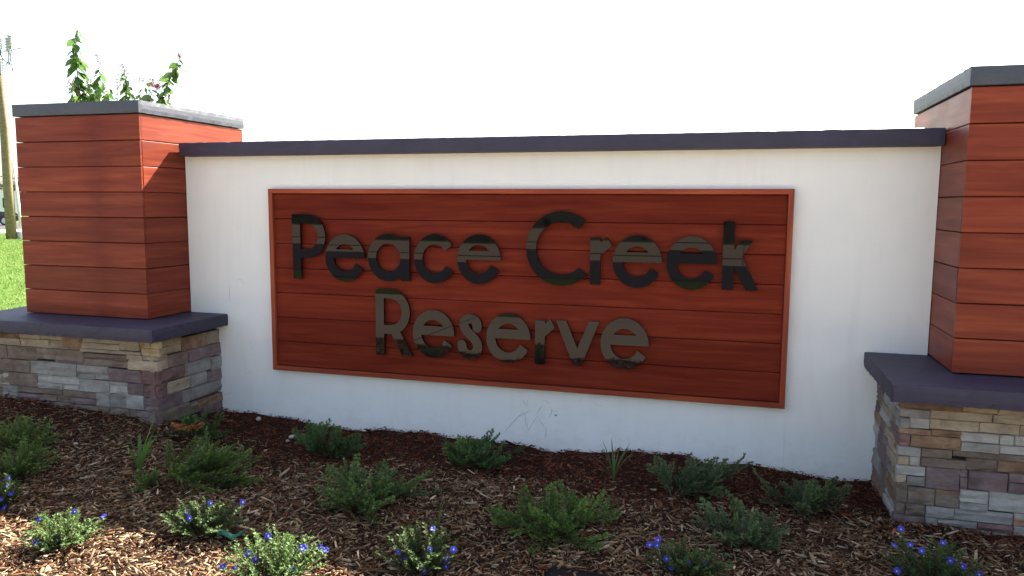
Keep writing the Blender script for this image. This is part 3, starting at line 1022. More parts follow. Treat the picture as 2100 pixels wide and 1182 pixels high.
for ch, (f, box), tilt in LETTERS:
    loops = outline(f, box)
    cx, cz = (box[0] + box[1]) / 2, (box[2] + box[3]) / 2
    flat = [q for lp in loops for q in lp]
    tris = tessellate_polygon([[Vector((x, z, 0)) for x, z in lp] for lp in loops])
    n = len(flat)
    T = .020
    V = [(x - cx, -T / 2, z - cz) for x, z in flat] + [(x - cx, T / 2, z - cz) for x, z in flat]
    Fc, fm = [], []
    for tr in tris:
        Fc.append(tuple(tr)); fm.append(0)
        Fc.append(tuple(n + i for i in reversed(tr))); fm.append(1)
    k0 = 0
    for lp in loops:
        m = len(lp)
        for k in range(m):
            a, b2 = k0 + k, k0 + (k + 1) % m
            Fc.append((a, b2, n + b2, n + a)); fm.append(1)
        k0 += m
    me = mesh('letter', V, Fc, [MAT['acrylic'], MAT['acrylic_edge']], False, fm)
    bm = bmesh.new(); bm.from_mesh(me); bmesh.ops.recalc_face_normals(bm, faces=bm.faces[:]); bm.to_mesh(me); bm.free()
    o = link('letter', me, sign, (cx - scx, -.070, cz - scz), (math.radians(-tilt), 0, math.radians(rnd.uniform(-.5, .5))))
    o['label'] = 'glossy black letter ' + ('capital ' if ch.isupper() else 'small ') + ch.lower()

# ------------------------------------------------------------------ mulch chips
PALF = np.array([(.060, .031, .017), (.115, .066, .034), (.19, .132, .078), (.28, .222, .140), (.37, .320, .215), (.155, .106, .064), (.100, .046, .023), (.22, .155, .088)])
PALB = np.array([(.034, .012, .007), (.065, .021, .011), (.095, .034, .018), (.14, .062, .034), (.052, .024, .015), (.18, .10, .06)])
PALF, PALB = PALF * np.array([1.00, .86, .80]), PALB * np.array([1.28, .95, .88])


def make_chips(n):
    x = rng.uniform(-6.6, 3.2, n)
    y = -np.abs(rng.uniform(0.0, 3.25, n))
    keep = ~((x < -3.90) & (x > -5.50) & (y > -.69)) & ~((x > .90) & (y > -.73) & (x < 2.5)) & (y < -.004)
    # outside the bed in view: keep fewer
    vis = (x > -6.0) & (x < 2.3) & (y > -2.95 - 0 * x)
    keep &= vis | (rng.random(n) < .35)
    x, y = x[keep], y[keep]
    n = len(x)
    back = np.clip((y + 1.15) / .7 + .25 * np.sin(x * 3) * np.cos(y * 4), 0, 1)     # near the wall: shorter chips, darker and redder
    L = np.where(rng.random(n) < .42, rng.uniform(.007, .018, n), np.exp(rng.normal(math.log(.027), .45, n))) * (1 - .30 * back)
    L = np.clip(L, .006, .085)
    W = np.clip(L * np.exp(rng.normal(math.log(.19), .42, n)), .0022, .016)
    T = np.clip(W * rng.uniform(.25, .6, n), .0015, .006)
    yaw = rng.uniform(0, math.pi * 2, n)
    pit = rng.normal(0, .24, n)
    rol = rng.normal(0, .45, n)
    z = ground_h(x, y) + rng.random(n) ** 1.6 * .020 - .006
    base = np.array([(-1, -1, -1), (1, -1, -1), (1, 1, -1), (-1, 1, -1), (-1, -1, 1), (1, -1, 1), (1, 1, 1), (-1, 1, 1)], float) * .5
    P = np.repeat(base[None], n, 0)
    tap = rng.uniform(.25, 1.0, (n, 2))
    P[:, [0, 3, 4, 7], 1] *= tap[:, :1]
    P[:, [1, 2, 5, 6], 1] *= tap[:, 1:]
    P[:, [0, 3, 4, 7], 0] += rng.uniform(-.1, .1, (n, 1)) * np.array([1, -1, 1, -1])[None]
    P *= np.stack([L, W, T], 1)[:, None, :]
    P[:, :, 2] += (np.abs(P[:, :, 0]) ** 2) * rng.normal(0, 4, (n, 1))      # slight bow
    cy, sy, cp, sp, cr, sr = np.cos(yaw), np.sin(yaw), np.cos(pit), np.sin(pit), np.cos(rol), np.sin(rol)
    X, Y, Z = P[..., 0], P[..., 1], P[..., 2]
    Y, Z = Y * cr[:, None] - Z * sr[:, None], Y * sr[:, None] + Z * cr[:, None]
    X, Z = X * cp[:, None] + Z * sp[:, None], -X * sp[:, None] + Z * cp[:, None]
    X, Y = X * cy[:, None] - Y * sy[:, None], X * sy[:, None] + Y * cy[:, None]
    V = np.stack([X + x[:, None], Y + y[:, None], Z + z[:, None]], -1).reshape(-1, 3)
    q = np.array([(4, 5, 6, 7), (0, 1, 5, 4), (1, 2, 6, 5), (2, 3, 7, 6), (3, 0, 4, 7)])
    Q = (q[None] + (np.arange(n) * 8)[:, None, None]).reshape(-1, 4)
    cf = PALF[rng.integers(0, len(PALF), n)]
    cb = PALB[rng.integers(0, len(PALB), n)]
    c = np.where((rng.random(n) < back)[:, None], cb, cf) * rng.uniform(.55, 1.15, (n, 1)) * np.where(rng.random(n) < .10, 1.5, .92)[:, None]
    return V, Q, np.repeat(c, 8, 0)


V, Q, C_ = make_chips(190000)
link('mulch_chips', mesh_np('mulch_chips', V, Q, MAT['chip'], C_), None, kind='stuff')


# ------------------------------------------------------------------ vegetation helpers
def unit(v):
    return v / np.maximum(np.linalg.norm(v, axis=-1, keepdims=True), 1e-9)


def blades(base, direc, length, width, col, fold=None):
    """diamond quads: base (n,3), unit direction, length, width, colour (n,3)"""
    n = len(base)
    side = unit(np.cross(direc, rng.normal(0, 1, (n, 3))))
    mid = base + direc * (length * .45)[:, None]
    V = np.stack([base, mid + side * (width / 2)[:, None], base + direc * length[:, None], mid - side * (width / 2)[:, None]], 1).reshape(-1, 3)
    Q = np.arange(n * 4).reshape(-1, 4)
    return V, Q, np.repeat(col, 4, 0)


class Veg:
    def __init__(self):
        self.V, self.Q, self.C, self.n = [], [], [], 0

    def add(self, V, Q, C):
        self.V.append(V); self.Q.append(Q + self.n); self.C.append(C); self.n += len(V)

    def mesh(self, name, mat):
        return mesh_np(name, np.concatenate(self.V), np.concatenate(self.Q), mat, np.concatenate(self.C))


def leaves(pos, direc, length, width, col):
    """ovate leaf of two folded quads + tip: pos (n,3)"""
    n = len(pos)
    up = np.array([0, 0, 1.0]) + rng.normal(0, .5, (n, 3))
    side = unit(np.cross(direc, up))
    nor = unit(np.cross(side, direc))
    l, w = length[:, None], width[:, None]
    p0 = pos
    a = pos + direc * l * .38 + side * w * .5 + nor * w * .16
    b_ = pos + direc * l * .38 - side * w * .5 + nor * w * .16
    t = pos + direc * l - nor * l * .12
    m = pos + direc * l * .42 - nor * w * .04
    V = np.stack([p0, a, t, b_, m], 1).reshape(-1, 3)
    Q = np.array([(0, 1, 2, 4), (0, 4, 2, 3)])
    Q = (Q[None] + (np.arange(n) * 5)[:, None, None]).reshape(-1, 4)
    return V, Q, np.repeat(col, 5, 0)


def rot_to(vec, az):
    c, s = math.cos(az), math.sin(az)
    return np.array([vec[0] * c - vec[1] * s, vec[0] * s + vec[1] * c, vec[2]])


G1, G2, G3 = np.array([.054, .100, .022]), np.array([.064, .118, .050]), np.array([.105, .175, .045])


def frond(vg, st, start, direc, L, tone, grav=.25, dens=1.0):
    """one feathery juniper spray: stem plus side branchlets covered with scale needles"""
    nb = max(5, int(L / .0105 * dens))
    t = np.linspace(.10, 1, nb)
    up = np.array([0, 0, 1.0])
    d0 = unit(direc)
    sidev = unit(np.cross(d0, up + rng.normal(0, .35, 3)))
    nor = unit(np.cross(sidev, d0))
    bend = rng.normal(0, .12)
    pts = start + d0 * (L * t)[:, None] + (up * (-grav * L)) * (t ** 2)[:, None] + up * (L * .28) * (t ** 3)[:, None] + sidev * (bend * L) * (t ** 2)[:, None]
    st.append([start, pts[nb // 3], pts[2 * nb // 3], pts[-1]])
    tan = unit(np.gradient(pts, axis=0))
    sg = np.where(np.arange(nb) % 2 == 0, 1.0, -1.0)
    bl = (.010 + .046 * (1 - t) ** .75 * np.clip(t * 7, .3, 1)) * rng.uniform(.7, 1.2, nb) * (.7 + L)
    bd = unit(tan * .95 + sidev * (sg * .72)[:, None] + nor * rng.normal(.12, .30, nb)[:, None])
    m = 7
    u = np.linspace(.05, 1, m)
    base = pts[:, None, :] + bd[:, None, :] * (bl[:, None] * u)[..., None]
    for s in (1, -1, 0):
        bb = base.reshape(-1, 3) + rng.normal(0, .0012, (nb * m, 3))
        dd = np.repeat(bd, m, 0)
        sv = unit(np.cross(dd, nor))
        nd = unit(dd * .82 + sv * (.55 * s) + rng.normal(0, .22, dd.shape) + nor * .12)
        ln = rng.uniform(.011, .019, nb * m)
        wd = ln * rng.uniform(.27, .42, nb * m)
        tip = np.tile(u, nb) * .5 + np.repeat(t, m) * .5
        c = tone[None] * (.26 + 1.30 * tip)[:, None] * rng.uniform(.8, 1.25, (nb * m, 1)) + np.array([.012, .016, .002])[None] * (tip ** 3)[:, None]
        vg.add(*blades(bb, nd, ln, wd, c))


def juniper(name_px, width, height, label, nlead=8, seed=0, bias=None, tone=None, dead=False, skew=0.0):
    global rng
    rng = np.random.default_rng(1000 + seed)
    P = on_z(name_px[0], name_px[1], .03)
    loc = np.array([P[0], P[1], gh(P[0], P[1]) - .005])
    t = thing('juniper', label, 'shrub', loc, 0, 'young junipers planted in the mulch bed')
    vg, st = Veg(), []
    for k in range(nlead):
        az = 2 * math.pi * (k + rng.uniform(-.3, .3)) / nlead
        if bias is not None and rng.random() < .45:
            az = bias + rng.normal(0, .5)
        el = rng.uniform(.22, 1.0)
        L = width * .5 * rng.uniform(.75, 1.15) * (1.0 if el < .6 else .8)
        if bias is not None and math.cos(az - bias) > .5:
            L *= 1 + skew
        d = np.array([math.cos(az) * math.cos(el), math.sin(az) * math.cos(el), math.sin(el) * height / (.45 * width)])
        tn = (G1 * (1 - rng.random() * .6) + G2 * rng.random() * .6) if tone is None else tone * rng.uniform(.8, 1.2)
        if rng.random() < .25:
            tn = tn * .7 + G3 * .3
        s0 = np.array([rng.normal(0, .012), rng.normal(0, .012), .005])
        frond(vg, st, s0, d, L, tn)
        for q in range(rng.integers(3, 6)):
            f_ = rng.uniform(.12, .75)
            b0 = s0 + unit(d) * L * f_
            b0[2] -= .22 * L * f_ ** 2
            sd = unit(unit(d) + rng.normal(0, .42, 3) + np.array([0, 0, .18]))
            frond(vg, st, b0, sd, L * rng.uniform(.42, .75), tn * rng.uniform(.8, 1.25))
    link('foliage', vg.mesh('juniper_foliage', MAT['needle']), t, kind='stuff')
    m_ = MB()
    for pl in st:
        m_.tube(pl, [.0035, .0026, .0018, .0008], 5, 0, False)
    link('stem', m_.mesh('juniper_stem', MAT['stem']), t)
    if dead:
        vd, sd_ = Veg(), []
        for k in range(9):
            a = rng.uniform(0, 6.28)
            frond(vd, sd_, np.array([.05, -.15, .11]), np.array([math.cos(a) * .8, math.sin(a) * .6 - .2, .25]), .10, np.array([.34, .13, .045]), .3)
        link('dead_spray', vd.mesh('juniper_dead', MAT['needle']), t, kind='stuff', label='rust brown dried spray')
    return t


juniper((408, 908), .44, .20, 'juniper with a rust brown dried patch, against the right side of the left stone base', 8, 1, dead=True)
juniper((350, 998), .66, .10, 'long low juniper sprawling to the right, beside a clump of bright grass', 9, 2, bias=.15, skew=.45, tone=np.array([0.084, 0.133, 0.027]))
juniper((668, 935), .52, .20, 'dark juniper close to the wall, below the left end of the sign board', 9, 3)
juniper((972, 955), .58, .21, 'dark juniper by the wall, straight below the gap between the words Peace and Creek', 10, 4)
juniper((745, 1055), .62, .22, 'wide bushy green juniper in the middle of the bed, below the word Reserve', 12, 5, tone=np.array([0.071, 0.113, 0.031]))
juniper((1385, 1022), .46, .20, 'grey green juniper by the wall, just right of a thin yellowish weed', 9, 6, bias=.6, skew=.35, tone=np.array([0.071, 0.102, 0.043]))
juniper((1655, 1045), .50, .20, 'dusty grey green juniper nearest to the right stone base', 10, 7, tone=np.array([0.067, 0.087, 0.038]))
juniper((1137, 1105), .60, .21, 'bright green bushy juniper just behind the black light fixture', 12, 8, tone=np.array([0.078, 0.133, 0.027]))
juniper((1530, 1125), .45, .20, 'blue green juniper nearest the viewer among those below the right end of the sign', 9, 9, tone=np.array([0.075, 0.106, 0.043]))


# blue-flowered plants
def flower_mesh():
    V, F, C, = [(0, 0, -.004)], [], [(.75, .78, .80)]
    n = 20
    for ring, (r, z, c) in enumerate([(.12, -.001, (.55, .6, .8)), (.28, .002, (.070, .075, .42)), (.78, .006, (.042, .040, .34)), (1.0, .005, (.060, .060, .38))]):
        for k in range(n):
            a = 2 * math.pi * k / n
            rr = r * (1 - (.10 if ring >= 2 else 0) * (.5 - .5 * math.cos(5 * a)) ** 2)
            V.append((rr * math.cos(a) * .0165, rr * math.sin(a) * .0165, z + (.0022 * math.cos(5 * a) if ring >= 2 else 0)))
            C.append(c)
    for k in range(n):
        F.append((0, 1 + k, 1 + (k + 1) % n))
        for ring in range(3):
            a = 1 + ring * n
            F.append((a + k, a + n + k, a + n + (k + 1) % n, a + (k + 1) % n))
    me = mesh('flower', V, F, MAT['petal'], True)
    a = me.color_attributes.new('tint', 'FLOAT_COLOR', 'POINT')
    a.data.foreach_set('color', np.array([(*c, 1) for c in C], dtype=np.float32).ravel())
    return me


FLOWER = flower_mesh()


def leafy(vg, st, base, tipp, n, ll, tone, sag=.0):
    base, tipp = np.array(base, float), np.array(tipp, float)
    t = np.linspace(.12, 1, n)
    mid = (base + tipp) / 2 + rng.normal(0, .012, 3) + np.array([0, 0, .02])
    p = base * ((1 - t) ** 2)[:, None] + mid * (2 * t * (1 - t))[:, None] + tipp * (t ** 2)[:, None]
    st.append([base, p[n // 3], p[2 * n // 3], p[-1]])
    tan = unit(np.gradient(p, axis=0))
    for rep in range(2):
        ang = np.arange(n) * 2.4 + rng.uniform(0, 6) + rep * 3
        rad = np.stack([np.cos(ang), np.sin(ang), rng.uniform(-.1, .5, n)], 1)
        d = unit(tan * .55 + rad * .8)
        ln = ll * rng.uniform(.7, 1.2, n) * (1.05 - .3 * t)
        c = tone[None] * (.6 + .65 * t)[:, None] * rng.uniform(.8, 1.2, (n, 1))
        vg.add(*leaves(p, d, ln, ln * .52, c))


LEAFG = np.array([.066, .110, .032])


def daze(base_px, width, height, label, flowers, nst, seed, tone=LEAFG, zb=.05, fl_dy=-.03, group='low blue flowered plants along the front of the bed', ll=.021):
    global rng
    rng = np.random.default_rng(2000 + seed)
    P = on_z(base_px[0], base_px[1], zb)
    loc = np.array([P[0], P[1], gh(P[0], P[1]) - .004])
    t = thing('flowering_plant', label, 'plant', loc, 0, group)
    vg, st = Veg(), []
    for k in range(int(nst * 1.5)):
        a = rng.uniform(0, 6.283)
        r = width * .5 * math.sqrt(rng.random())
        h = height * (1.0 - .55 * (r / (width * .5)) ** 2) * rng.uniform(.55, 1.1)
        b0 = np.array([math.cos(a), math.sin(a), 0]) * r * .35
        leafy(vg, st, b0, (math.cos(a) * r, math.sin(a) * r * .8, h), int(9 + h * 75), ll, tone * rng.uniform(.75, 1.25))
    fp = []
    for (fx, fy) in flowers:
        q = on_y(fx, fy, loc[1] + fl_dy + rng.uniform(-.05, .05)) - loc
        q[2] = max(q[2], .03)
        fp.append(q)
        leafy(vg, st, np.array([q[0] * .4, q[1] * .4, 0]), q - np.array([0, -.004, .012]), int(9 + q[2] * 70), ll, tone * rng.uniform(.85, 1.2))
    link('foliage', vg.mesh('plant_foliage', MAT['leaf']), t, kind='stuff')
    m_ = MB()
    for pl in st:
        m_.tube(pl, [.002, .0016, .0012, .0008], 4, 0, False)
    link('stem', m_.mesh('plant_stem', MAT['stem']), t)
    for q in fp:
        nrm = Vector((rng.normal(0, .30), -.75 + rng.normal(0, .25), .75 + rng.normal(0, .2))).normalized()
        o = link('flower', FLOWER, t, q, nrm.to_track_quat('Z', 'Y').to_euler())
        o.scale = [rng.uniform(.78, 1.05)] * 3
    return t


daze((130, 1128), .42, .17, 'sunlit low plant with five blue flowers, standing in bright mulch at the lower left', [(82, 1066), (153, 1050), (213, 1060), (122, 1103), (75, 1114)], 48, 1, LEAFG * 1.25)  # sunlight painted into the leaf tone: lighter than the base green
daze((420, 1104), .44, .17, 'shaded low plant with blue flowers, next to a green plastic tag', [(389, 1064), (403, 1071), (373, 1082), (384, 1054), (451, 1095), (498, 1031), (432, 1033)], 50, 2, LEAFG * .85)  # shade painted into the leaf tone, likewise on the other shaded plants
daze((560, 1196), .50, .20, 'brightly sunlit pale green plant with small blue flowers, cut by the bottom edge', [(550, 1100), (622, 1125), (668, 1129), (658, 1123), (525, 1148), (602, 1168), (510, 1137), (457, 1163), (485, 1175)], 56, 3, LEAFG * 1.3)  # leaf tone raised to paint in the sunlight
daze((865, 1172), .44, .20, 'shaded plant with nine blue flowers, directly left of the black light fixture', [(888, 1086), (882, 1127), (930, 1128), (829, 1145), (845, 1152), (916, 1147), (915, 1164), (816, 1132), (869, 1178)], 46, 4, LEAFG * .8)  # leaves darkened in colour to stand for shade
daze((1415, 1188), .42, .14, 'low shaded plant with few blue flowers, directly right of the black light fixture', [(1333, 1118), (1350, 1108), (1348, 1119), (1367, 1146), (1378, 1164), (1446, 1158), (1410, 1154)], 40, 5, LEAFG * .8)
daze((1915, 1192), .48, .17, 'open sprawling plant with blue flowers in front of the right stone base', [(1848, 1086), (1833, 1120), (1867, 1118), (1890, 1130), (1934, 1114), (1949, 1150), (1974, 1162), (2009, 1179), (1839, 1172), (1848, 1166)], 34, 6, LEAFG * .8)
daze((-5, 1045), .34, .19, 'blue flowered plant cut by the left edge of the view', [(19, 982), (17, 997), (23, 1013), (3, 1025), (10, 1046)], 36, 7, LEAFG * .85)
daze((40, 955), .48, .20, 'leafy green plant without blue flowers on the left, in front of another one like it', [], 62, 8, LEAFG * np.array([1.35, 1.3, 1.0]), zb=.12, group='leafy plants before the left stone base', ll=.020)
daze((48, 888), .55, .22, 'leafy plant with pale tips right against the front of the left stone base', [], 60, 9, LEAFG * np.array([1.5, 1.4, 1.0]), zb=.2, group='leafy plants before the left stone base', ll=.022)


# weeds
def weed(base_px, n, h, label, seed, tone, wid=.009, zb=.04):
    global rng
    rng = np.random.default_rng(3000 + seed)
    P = on_z(base_px[0], base_px[1], zb)
    loc = (P[0], P[1], gh(P[0], P[1]) - .005)
    t = thing('grass_weed', label, 'weed', loc)
    for k in range(n):
        a = rng.uniform(0, 6.283)
        l = h * rng.uniform(.6, 1.1)
        lean = rng.uniform(.15, .75)
        d = np.array([math.cos(a), math.sin(a)])
        V = []
        m = 6
        for i in range(m):
            s = i / (m - 1)
            r = lean * l * s ** 1.6
            z = l * (s - .32 * lean * s * s)
            w = wid * (1 - s) ** .6 * (.6 + s) * .5 + .0003
            pv = np.array([d[0] * r, d[1] * r, z])
            sd = np.array([-d[1], d[0], 0])
            V += [pv + sd * w, pv + np.array([0, 0, -w * .5]), pv - sd * w]
        Q = []
        for i in range(m - 1):
            for q in range(2):
                Q.append((i * 3 + q, i * 3 + q + 1, i * 3 + q + 4, i * 3 + q + 3))
        c = np.repeat(tone[None] * rng.uniform(.8, 1.2), len(V), 0)
        link('blade', mesh_np('blade', np.array(V), np.array(Q), MAT['grass'], c, True), t)
    return t


weed((287, 988), 16, .36, 'clump of broad bright green grass at the left end of the long juniper', 1, np.array([.10, .19, .04]), .020)
weed((1258, 990), 11, .25, 'thin yellowish weed standing alone near the wall, left of a grey green juniper', 2, np.array([.10, .14, .04]), .011)
weed((1246, 1075), 8, .14, 'tiny grass tuft behind the right side of the bright green juniper', 3, np.array([.070, .10, .028]), .007)
weed((640, 962), 9, .045, 'very small green seedling in the mulch, below the leftmost juniper under the sign', 4, np.array([.060, .13, .045]), .016)
weed((898, 1100), 6, .20, 'few upright grass blades rising out of a shaded blue flowered plant', 5, np.array([.075, .12, .03]), .007)
weed((730, 1082), 7, .08, 'faint thin grass tuft on the mulch in front of the wide bushy juniper', 6, np.array([.10, .10, .045]), .004)

# pebbles, plant tag, light fixture


def pebble(px, py, r, label, seed, zb=.03):
    rr = random.Random(seed)
    bm = bmesh.new()
    bmesh.ops.create_icosphere(bm, subdivisions=2, radius=1.0)
    ax = (rr.uniform(.9, 1.3), rr.uniform(.7, 1), rr.uniform(.5, .75))
    for v in bm.verts:
        k = 1 + .09 * math.sin(v.co.x * 3 + seed) + .07 * math.sin(v.co.y * 4 + 2 * seed)
        v.co = Vector((v.co.x * ax[0], v.co.y * ax[1], v.co.z * ax[2])) * (r * k)
    me = bpy.data.meshes.new('pebble')
    bm.to_mesh(me); bm.free()
    me.materials.append(MAT['pebble'])
    me.polygons.foreach_set('use_smooth', np.ones(len(me.polygons), dtype=bool))
    P = on_z(px, py, zb)
    o = link('pebble', me, None, (P[0], P[1], gh(P[0], P[1]) + r * .45 + .008), (0, 0, rr.uniform(0, 3)))
    setp(o, label, 'pebble', 'pale pebbles lying in the mulch')


pebble(530, 862, .022, 'rounded pale pebble at the foot of the wall, right of the left stone base', 1, .05)
pebble(600, 901, .024, 'larger pale pebble of a pair, left of the leftmost juniper under the sign', 2, .02)
pebble(590, 909, .014, 'smaller pale pebble of a pair, left of the leftmost juniper under the sign', 3, .02)
pebble(155, 905, .015, 'small pale pebble in front of the left stone base', 4, .13)

P = on_z(474, 1112, .06)
tg = thing('plant_tag', 'crumpled green plastic plant tag lying beside the shaded blue flowered plant', 'tag', (P[0], P[1], gh(P[0], P[1]) + .012))
xs = np.linspace(-.062, .062, 7)
V = []
for i, x in enumerate(xs):
    w = .022 * (1 - .55 * abs(i - 2) / 4)
    zz = .010 + .012 * math.sin(i * 1.3)
    V += [(x, -w, zz), (x, 0, zz + .012), (x, w, zz + .003), (x, w, zz), (x, 0, zz + .009), (x, -w, zz - .003)]
Fq = []
for i in range(6):
    for k in range(6):
        Fq.append((i * 6 + k, i * 6 + (k + 1) % 6, (i + 1) * 6 + (k + 1) % 6, (i + 1) * 6 + k))
Fq += [tuple(range(6)), tuple(range(41, 35, -1))]
o = link('strip', mesh('strip', V, Fq, MAT['tag'], True), tg, (0, 0, 0), (0, 0, .25))

FY = -1.90
ftop = float(on_y(1230, 1158, FY + .06)[2]) - .036
fx = thing('light_fixture', 'low black light fixture lying in the mulch at the bottom edge of the view', 'light fixture', (-.475, FY, ftop - .10), -.06)
b = MB()
b.box(-.275, .275, -.06, .06, .0, .10, 0, .028)
link('housing', b.mesh('housing', MAT['fixture'], True), fx)
b = MB()
b.box(-.20, .20, .059, .063, .02, .08, 0, .001)
link('lens', b.mesh('lens', MAT['lens']), fx)
for s in (-1, 1):
    b = MB()
    b.box(s * .15 - .015, s * .15 + .015, -.02, .02, -.06, .01, 0, .003)
    link('bracket', b.mesh('bracket', MAT['fixture']), fx)

# ------------------------------------------------------------------ flowering shrub behind the left pillar
SY = 1.5
root = np.array([-6.05, SY, 0.0])
shrub = thing('crepe_myrtle', 'tall leafy shrub with faded pinkish flower sprays, rising behind the cap of the left pillar', 'shrub', root)


def leaf_mesh(seed):
    r = random.Random(seed)
    V, F = [], []
    prof = [(0, .0), (.12, .16), (.32, .33), (.55, .36), (.78, .23), (.93, .08), (1.0, .0)]
    curl = r.uniform(.10, .22)
    for i, (l, w) in enumerate(prof):
        z = -curl * l * l
        V += [(l, -w * .5 * 1.5, z + w * .16), (l, 0, z - .01), (l, w * .5 * 1.5, z + w * .16)]
    for i in range(len(prof) - 1):
        for q in range(2):
            F.append((i * 3 + q, i * 3 + q + 1, i * 3 + q + 4, i * 3 + q + 3))
    c = np.repeat(np.array([[.075, .145, .035]]) * r.uniform(.75, 1.3) * np.array([r.uniform(.85, 1.25), 1, 1]), len(V), 0)
    me = mesh('leaf', V, F, MAT['bigleaf'], True)
    a = me.color_attributes.new('tint', 'FLOAT_COLOR', 'POINT')
    a.data.foreach_set('color', np.concatenate([c, np.ones((len(V), 1))], 1).astype(np.float32).ravel())
    return me


LEAFS = [leaf_mesh(i) for i in range(6)]
rng = np.random.default_rng(77)
SH = [([(172, 240), (165, 205), (158, 150), (155, 100), (160, 60)], 34, 27, .0), ([(196, 240), (200, 205), (206, 165), (203, 138)], 20, 22, .1), ([(258, 240), (258, 205), (262, 175), (254, 150)], 18, 21, -.1),
      ([(318, 240), (330, 205), (346, 168), (362, 138), (368, 120)], 30, 23, .05), ([(180, 240), (182, 205), (178, 180)], 16, 22, .2), ([(215, 240), (218, 205), (222, 185)], 12, 20, .25),
      ([(300, 240), (308, 205), (312, 184)], 10, 20, -.15), ([(150, 240), (152, 205), (150, 178)], 10, 22, -.2), ([(285, 240), (287, 205), (288, 192)], 7, 16, .15), ([(338, 240), (345, 205), (350, 190)], 6, 18, -.1),
      ([(236, 240), (240, 205), (241, 190)], 7, 15, .1), ([(170, 240), (172, 205), (170, 172)], 12, 20, .3), ([(324, 240), (328, 206), (332, 186)], 10, 20, .2)]
stems = MB()
for pl, nl, llpx, dy in SH:
    pts = [on_y(px, py, SY + dy) - root for px, py in pl]
    full = [np.array([rng.normal(0, .08), rng.normal(0, .08), 0.0]), pts[0] * np.array([.6, .6, .55])] + pts
    stems.tube(full, [.014, .010] + [.006 * (1 - .75 * k / len(pts)) for k in range(len(pts))], 6)
    P_ = np.array(pts)
    sl_ = np.concatenate([[0], np.cumsum(np.linalg.norm(np.diff(P_, axis=0), axis=1))])
    nl = int(nl * 1.62)
    for k in range(nl):
        s = sl_[-1] * (k + .5) / nl
        p = np.array([np.interp(s, sl_, P_[:, a]) for a in range(3)])
        sg = 1 if k % 2 else -1
        ang = (0 if sg > 0 else math.pi) + rng.normal(0, .9)
        d = Vector((math.cos(ang), math.sin(ang), rng.uniform(-1.5, -.25))).normalized()
        ln = llpx * 7.9 / FPX * 1.05 * rng.uniform(.72, 1.15) * (.6 if k > nl - 4 else 1)
        me = LEAFS[int(rng.integers(6))]
        q = d.to_track_quat('X', 'Z').to_euler()
        o = link('leaf', me, shrub, p, (q.x + rng.normal(0, .5), q.y, q.z))
        o.scale = (ln, ln, ln)
link('stem', stems.mesh('shrub_stem', MAT['stem']), shrub)


def panicle(cx, cy, w, h, n, col, dy, label=None):
    vg = Veg()
    c0 = on_y(cx, cy, SY + dy) - root
    k = 7.9 / FPX
    p = c0[None] + np.stack([rng.normal(0, w * k * .45, n), rng.normal(0, w * k * .45, n), rng.normal(0, h * k * .42, n)], 1)
    cc = np.array(col)[None] * rng.uniform(.6, 1.4, (n, 1))
    for a in range(2):
        d = unit(rng.normal(0, 1, (n, 3)))
        vg.add(*blades(p, d, rng.uniform(.012, .022, n), rng.uniform(.008, .014, n), cc))
    # thin stalks to the middle
    d = unit(c0[None] + np.array([0, 0, -h * k * .6])[None] - p)
    vg.add(*blades(p, d, rng.uniform(.04, .10, n), np.full(n, .0022), np.repeat(np.array([[.11, .10, .05]]), n, 0)))
    link('flower_spray', vg.mesh('flower_spray', MAT['leaf']), shrub, kind='stuff', label=label)


BUD = (.21, .14, .14)
for a in [(202, 122, 16, 22, 60, BUD, .1), (255, 142, 14, 18, 55, BUD, -.1), (240, 168, 16, 24, 70, BUD, .1), (292, 165, 22, 22, 80, BUD, .1), (142, 172, 10, 20, 40, BUD, -.2),
          (368, 113, 7, 7, 34, (.22, .17, .16), .05), (163, 172, 12, 22, 110, (.17, .15, .05), .15), (312, 168, 10, 14, 46, BUD, -.1), (185, 175, 14, 22, 60, (.15, .14, .05), .1)]:
    panicle(*a)
panicle(322, 177, 8, 7, 60, (.42, .14, .16), -.1, 'pink flower cluster')
# lower foliage hidden behind the pillar
vg = Veg()
n = 900
p = np.stack([rng.normal(0, .42, n), rng.normal(.05, .35, n), rng.uniform(.25, 2.3, n)], 1)
p = p[(p[:, 1] > -.6)]
n = len(p)
d = unit(np.stack([rng.normal(0, 1, n), rng.normal(0, 1, n), rng.uniform(-.8, .3, n)], 1))
vg.add(*leaves(p, d, rng.uniform(.06, .11, n), rng.uniform(.03, .05, n), np.array([[.055, .105, .022]]) * rng.uniform(.7, 1.3, (n, 1))))
n = 190
q = np.array([on_y(px, py, SY + rng.uniform(-.1, .3)) - root for px, py in zip(np.where(rng.random(n) < .75, rng.uniform(146, 226, n), rng.uniform(248, 345, n)), 214 - 46 * rng.random(n) ** 1.7)])
d = unit(np.stack([rng.normal(0, 1, n), rng.normal(0, 1, n), rng.uniform(-1.6, -.2, n)], 1))
vg.add(*leaves(q, d, rng.uniform(.05, .105, n), rng.uniform(.028, .05, n), np.array([[.055, .105, .022]]) * rng.uniform(.7, 1.3, (n, 1))))
link('foliage', vg.mesh('shrub_foliage', MAT['bigleaf']), shrub, kind='stuff')

